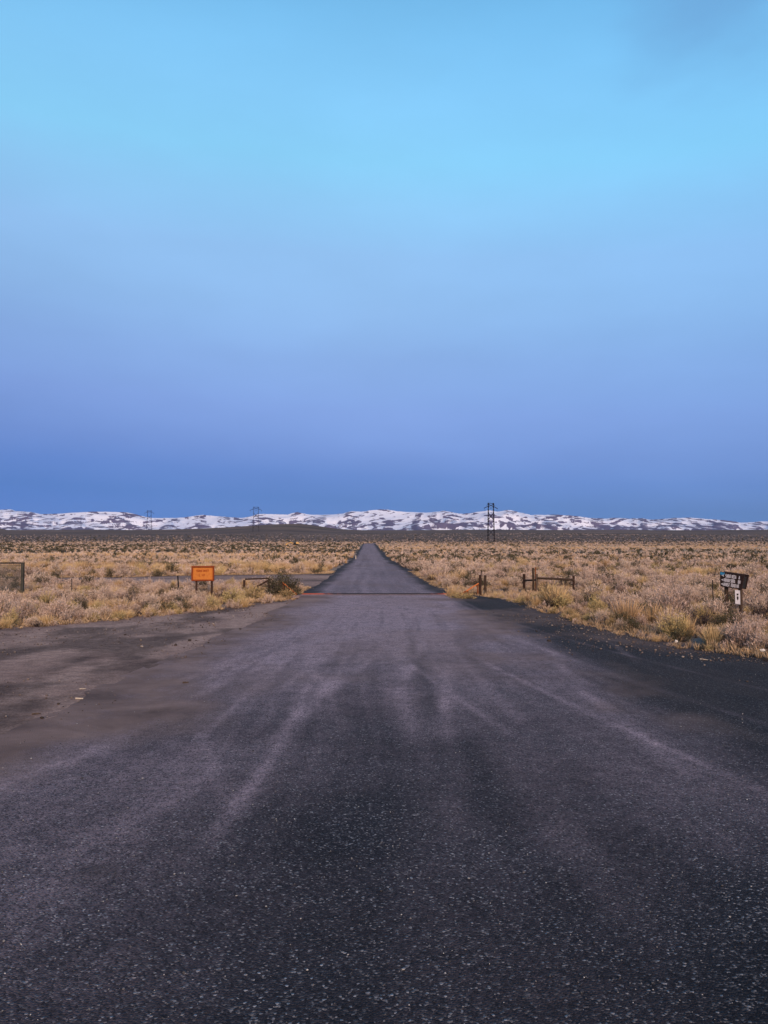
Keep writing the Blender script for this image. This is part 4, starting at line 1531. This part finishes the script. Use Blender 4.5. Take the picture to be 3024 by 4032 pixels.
# ---- the remaining brush: one mass per kind, every plant still a small real plant
LOD = [(0, 40, .42), (40, 75, .22), (75, 130, .10), (130, 240, .05), (240, 1200, .03)]
MASSNAME = {'dry': 'dry_brush', 'green': 'green_brush', 'sage': 'sagebrush_cover', 'bare': 'leafless_brush', 'grass': 'dry_grassland'}
for ki, kind in enumerate(KINDS):
    parts = []
    for l0, l1, det in LOD:
        sel = np.where(mass & (kidx == ki) & (y >= l0) & (y < l1))[0]
        if not len(sel): continue
        pv = []
        for v_ in range(4):
            fol, st = shrub(kind, 1000 + 37 * v_ + sum(map(ord, kind)), det)
            pv.append(cat([fol, st]) if st is not None and det > .2 else fol)
        grp = rng.integers(0, 4, len(sel))
        for v_ in range(4):
            s_ = sel[grp == v_]
            if not len(s_): continue
            V, Fc, t1, t2 = pv[v_]
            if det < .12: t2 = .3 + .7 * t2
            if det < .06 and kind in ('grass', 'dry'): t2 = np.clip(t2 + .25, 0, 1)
            a = rng.uniform(0, 2 * np.pi, len(s_))
            w = size[s_] * SIZE[kind][0] * rng.uniform(.9, 1.25, len(s_))
            h = size[s_] * SIZE[kind][1] * rng.uniform(.8, 1.15, len(s_)) * np.interp(y[s_], [100, 160, 300, 500], [1, .75, .55, .5])
            ca, sa = np.cos(a)[:, None], np.sin(a)[:, None]
            vx = (V[None, :, 0] * ca - V[None, :, 1] * sa) * w[:, None] + x[s_][:, None]
            vy = (V[None, :, 0] * sa + V[None, :, 1] * ca) * w[:, None] + y[s_][:, None]
            vz = V[None, :, 2] * h[:, None] + (height(x[s_], y[s_]) - .02)[:, None]
            ptone = rng.uniform(-.3, .3, len(s_))[:, None]
            n, m_ = vx.shape
            VV = np.stack([vx, vy, vz], -1).reshape(-1, 3)
            FF = (Fc[None] + (np.arange(n) * m_)[:, None, None]).reshape(-1, 3)
            parts.append((VV, FF, np.clip(t1[None] + ptone, -.2, 1.2).ravel(), np.repeat(t2[None], n, 0).ravel()))
    if parts:
        V, Fc, t1, t2 = cat(parts)
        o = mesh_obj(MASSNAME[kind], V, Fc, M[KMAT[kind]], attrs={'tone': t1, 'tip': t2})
        lab = {'dry': 'pale tan dry brush spreading over the far plain', 'green': 'olive brush scattered over the plain', 'sage': 'dark grey green sagebrush spreading over the far plain',
               'bare': 'dark leafless brush scattered over the plain', 'grass': 'golden dry grass in bands across the plain'}[kind]
        tag(o, lab, 'brush' if kind != 'grass' else 'grass', kind='stuff')
        print(kind, len(Fc))

# ---- short dead grass along the verges and between the shrubs
q = scatter(11.5, 60, .19)
vx_, vy_ = q.T
rr_ = np.abs(vx_ - road_x(vy_)) - road_h(vy_)
el, er = edge_left(np.minimum(vy_, 29)), edge_right(np.minimum(vy_, 29))
dd_ = np.where(vy_ < 29.3, np.where(vx_ > 0, vx_ - er, el - vx_), rr_)
k1 = (dd_ > -.12) & ~((vx_ < 0) & (vx_ > -60) & (vy_ > np.interp(vx_, np.sort(-tx_), np.array([t[1] for t in TRK])[np.argsort(-tx_)]) + .1) & (vy_ < np.interp(vx_, np.sort(-tx_), np.array([t[2] for t in TRK])[np.argsort(-tx_)]) - .1))
k1 &= (rng.uniform(size=len(vx_)) < np.interp(dd_, [-.12, .25, 1.0, 4], [.35, 1.0, .75, .5])) & (fbm(vx_ / 1.3, vy_ / 1.3, 3, 221) > .30)
vx_, vy_, dd_ = vx_[k1], vy_[k1], dd_[k1]
pv = [shrub('grass', 3000 + i, .07)[0] for i in range(5)]
parts = []
grp = rng.integers(0, 5, len(vx_))
for v_ in range(5):
    s_ = np.where(grp == v_)[0]
    V, Fc, t1, t2 = pv[v_]
    a = rng.uniform(0, 2 * np.pi, len(s_))
    w = rng.uniform(.18, .36, len(s_))
    h = rng.uniform(.10, .28, len(s_)) * np.interp(dd_[s_], [-.1, .6], [.5, 1.0])
    ca, sa = np.cos(a)[:, None], np.sin(a)[:, None]
    X_ = (V[None, :, 0] * ca - V[None, :, 1] * sa) * w[:, None] + vx_[s_][:, None]
    Y_ = (V[None, :, 0] * sa + V[None, :, 1] * ca) * w[:, None] + vy_[s_][:, None]
    Z_ = V[None, :, 2] * h[:, None] + (height(vx_[s_], vy_[s_]))[:, None]
    n, m_ = X_.shape
    parts.append((np.stack([X_, Y_, Z_], -1).reshape(-1, 3), (Fc[None] + (np.arange(n) * m_)[:, None, None]).reshape(-1, 3),
                  np.clip(t1[None] + rng.uniform(-.4, .3, len(s_))[:, None], -.2, 1.2).ravel(), np.repeat(t2[None] * .8, n, 0).ravel()))
V, Fc, t1, t2 = cat(parts)
M['verge'] = plant_mat('dead_verge_grass', (.19, .135, .09), (.38, .27, .175), (.54, .40, .27), .3)
o = mesh_obj('verge_grass', V, Fc, M['verge'], attrs={'tone': t1, 'tip': t2})
tag(o, 'short dead grass on the verges and between the shrubs', 'grass', kind='stuff')
print('verge', len(Fc))

# ---- loose chips lying on the seal near the camera
import bmesh
bm = bmesh.new()
bmesh.ops.create_icosphere(bm, subdivisions=1, radius=1)
sv = np.array([v.co[:] for v in bm.verts])
sf = np.array([[v.index for v in f.verts] for f in bm.faces])
bm.free()
ns = 4200
yy_ = 2.0 + 14 * rng.uniform(0, 1, ns) ** 1.6
xx_ = rng.uniform(-1, 1, ns) * (yy_ * .52 + .4)
sr = rng.lognormal(math.log(.0036), .36, ns)
k2 = (xx_ > asphalt_left(yy_)) & (xx_ < edge_right(yy_))
xx_, yy_, sr = xx_[k2], yy_[k2], sr[k2]
n = len(xx_)
J = rng.uniform(.65, 1.3, (n, len(sv)))
A_ = rng.uniform(0, 6.28, n)
V = sv[None] * J[..., None] * sr[:, None, None] * np.stack([rng.uniform(.8, 1.4, n), rng.uniform(.7, 1.1, n), rng.uniform(.45, .8, n)], 1)[:, None]
ca, sa = np.cos(A_)[:, None], np.sin(A_)[:, None]
V = np.stack([V[..., 0] * ca - V[..., 1] * sa + xx_[:, None], V[..., 0] * sa + V[..., 1] * ca + yy_[:, None], V[..., 2] + .012 + sr[:, None] * .4], -1)
Fc = (sf[None] + (np.arange(n) * len(sv))[:, None, None]).reshape(-1, 3)
m = NT('loose_chips')
t_ = m.attr('tone').outputs['Fac']
m.base(m.ramp(t_, [(0, (.03, .03, .034)), (.5, (.10, .10, .106)), (.75, (.17, .17, .175)), (1, (.46, .46, .45))]))
o = mesh_obj('loose_gravel', V.reshape(-1, 3), Fc, m.m, attrs={'tone': np.repeat((rng.uniform(0, 1, n) ** 1.3)[:, None], len(sv), 1).ravel()})
tag(o, 'loose stone chips lying on the dark chip seal', 'gravel', kind='stuff')

# ---- pebbles strewn over the dirt pullout, the right shoulder and the edges of the seal
ns = 9000
yy_ = 5.5 + 23 * rng.uniform(0, 1, ns) ** 1.1
e0, e1 = edge_left(yy_), edge_right(yy_)
lft = rng.uniform(size=ns) < .62
xx_ = np.where(lft, e0 + (asphalt_left(yy_) + .5 - e0) * rng.uniform(0, 1, ns) ** .8, e1 - np.abs(rng.normal(0, 1.0, ns)))
k2 = (np.abs(xx_) < yy_ * .53 + .5) & (fbm(xx_ / 1.2, yy_ / 1.6, 3, 231) > .44)
xx_, yy_ = xx_[k2], yy_[k2]
n = len(xx_)
sr = np.clip(rng.lognormal(math.log(.009), .5, n), .004, .04)
J = rng.uniform(.65, 1.3, (n, len(sv)))
A_ = rng.uniform(0, 6.28, n)
V = sv[None] * J[..., None] * sr[:, None, None] * np.stack([rng.uniform(.8, 1.4, n), rng.uniform(.7, 1.1, n), rng.uniform(.45, .8, n)], 1)[:, None]
ca, sa = np.cos(A_)[:, None], np.sin(A_)[:, None]
V = np.stack([V[..., 0] * ca - V[..., 1] * sa + xx_[:, None], V[..., 0] * sa + V[..., 1] * ca + yy_[:, None], V[..., 2] + .012 + sr[:, None] * .35], -1)
Fc = (sf[None] + (np.arange(n) * len(sv))[:, None, None]).reshape(-1, 3)
m = NT('dirt_pebbles')
m.base(m.ramp(m.attr('tone').outputs['Fac'], [(0, (.035, .028, .026)), (.5, (.11, .085, .075)), (.85, (.18, .145, .125)), (1, (.30, .26, .23))]))
o = mesh_obj('pebbles', V.reshape(-1, 3), Fc, m.m, attrs={'tone': np.repeat(rng.uniform(0, 1, n)[:, None], len(sv), 1).ravel()})
tag(o, 'small pebbles strewn over the dirt pullout and dark shoulder', 'gravel', kind='stuff')

# ------------------------------------------------------------------ evening air between the plain and the hills
hz = MB().box((0, 5100, 255), (29000, 11000, 550))
m = NT('evening_air')
m.t.nodes.remove(m.b)
pv_ = m.n('ShaderNodeVolumePrincipled')
pv_.inputs['Color'].default_value = (.50, .60, 1.0, 1)
pv_.inputs['Density'].default_value = 2.2e-5
pv_.inputs['Anisotropy'].default_value = 0
m.l(pv_.outputs[0], m.t.nodes['Material Output'].inputs['Volume'])
tag(hz.build('haze', m.m), kind='stuff', label='thin bluish evening air over the plain and hills', cat='haze')
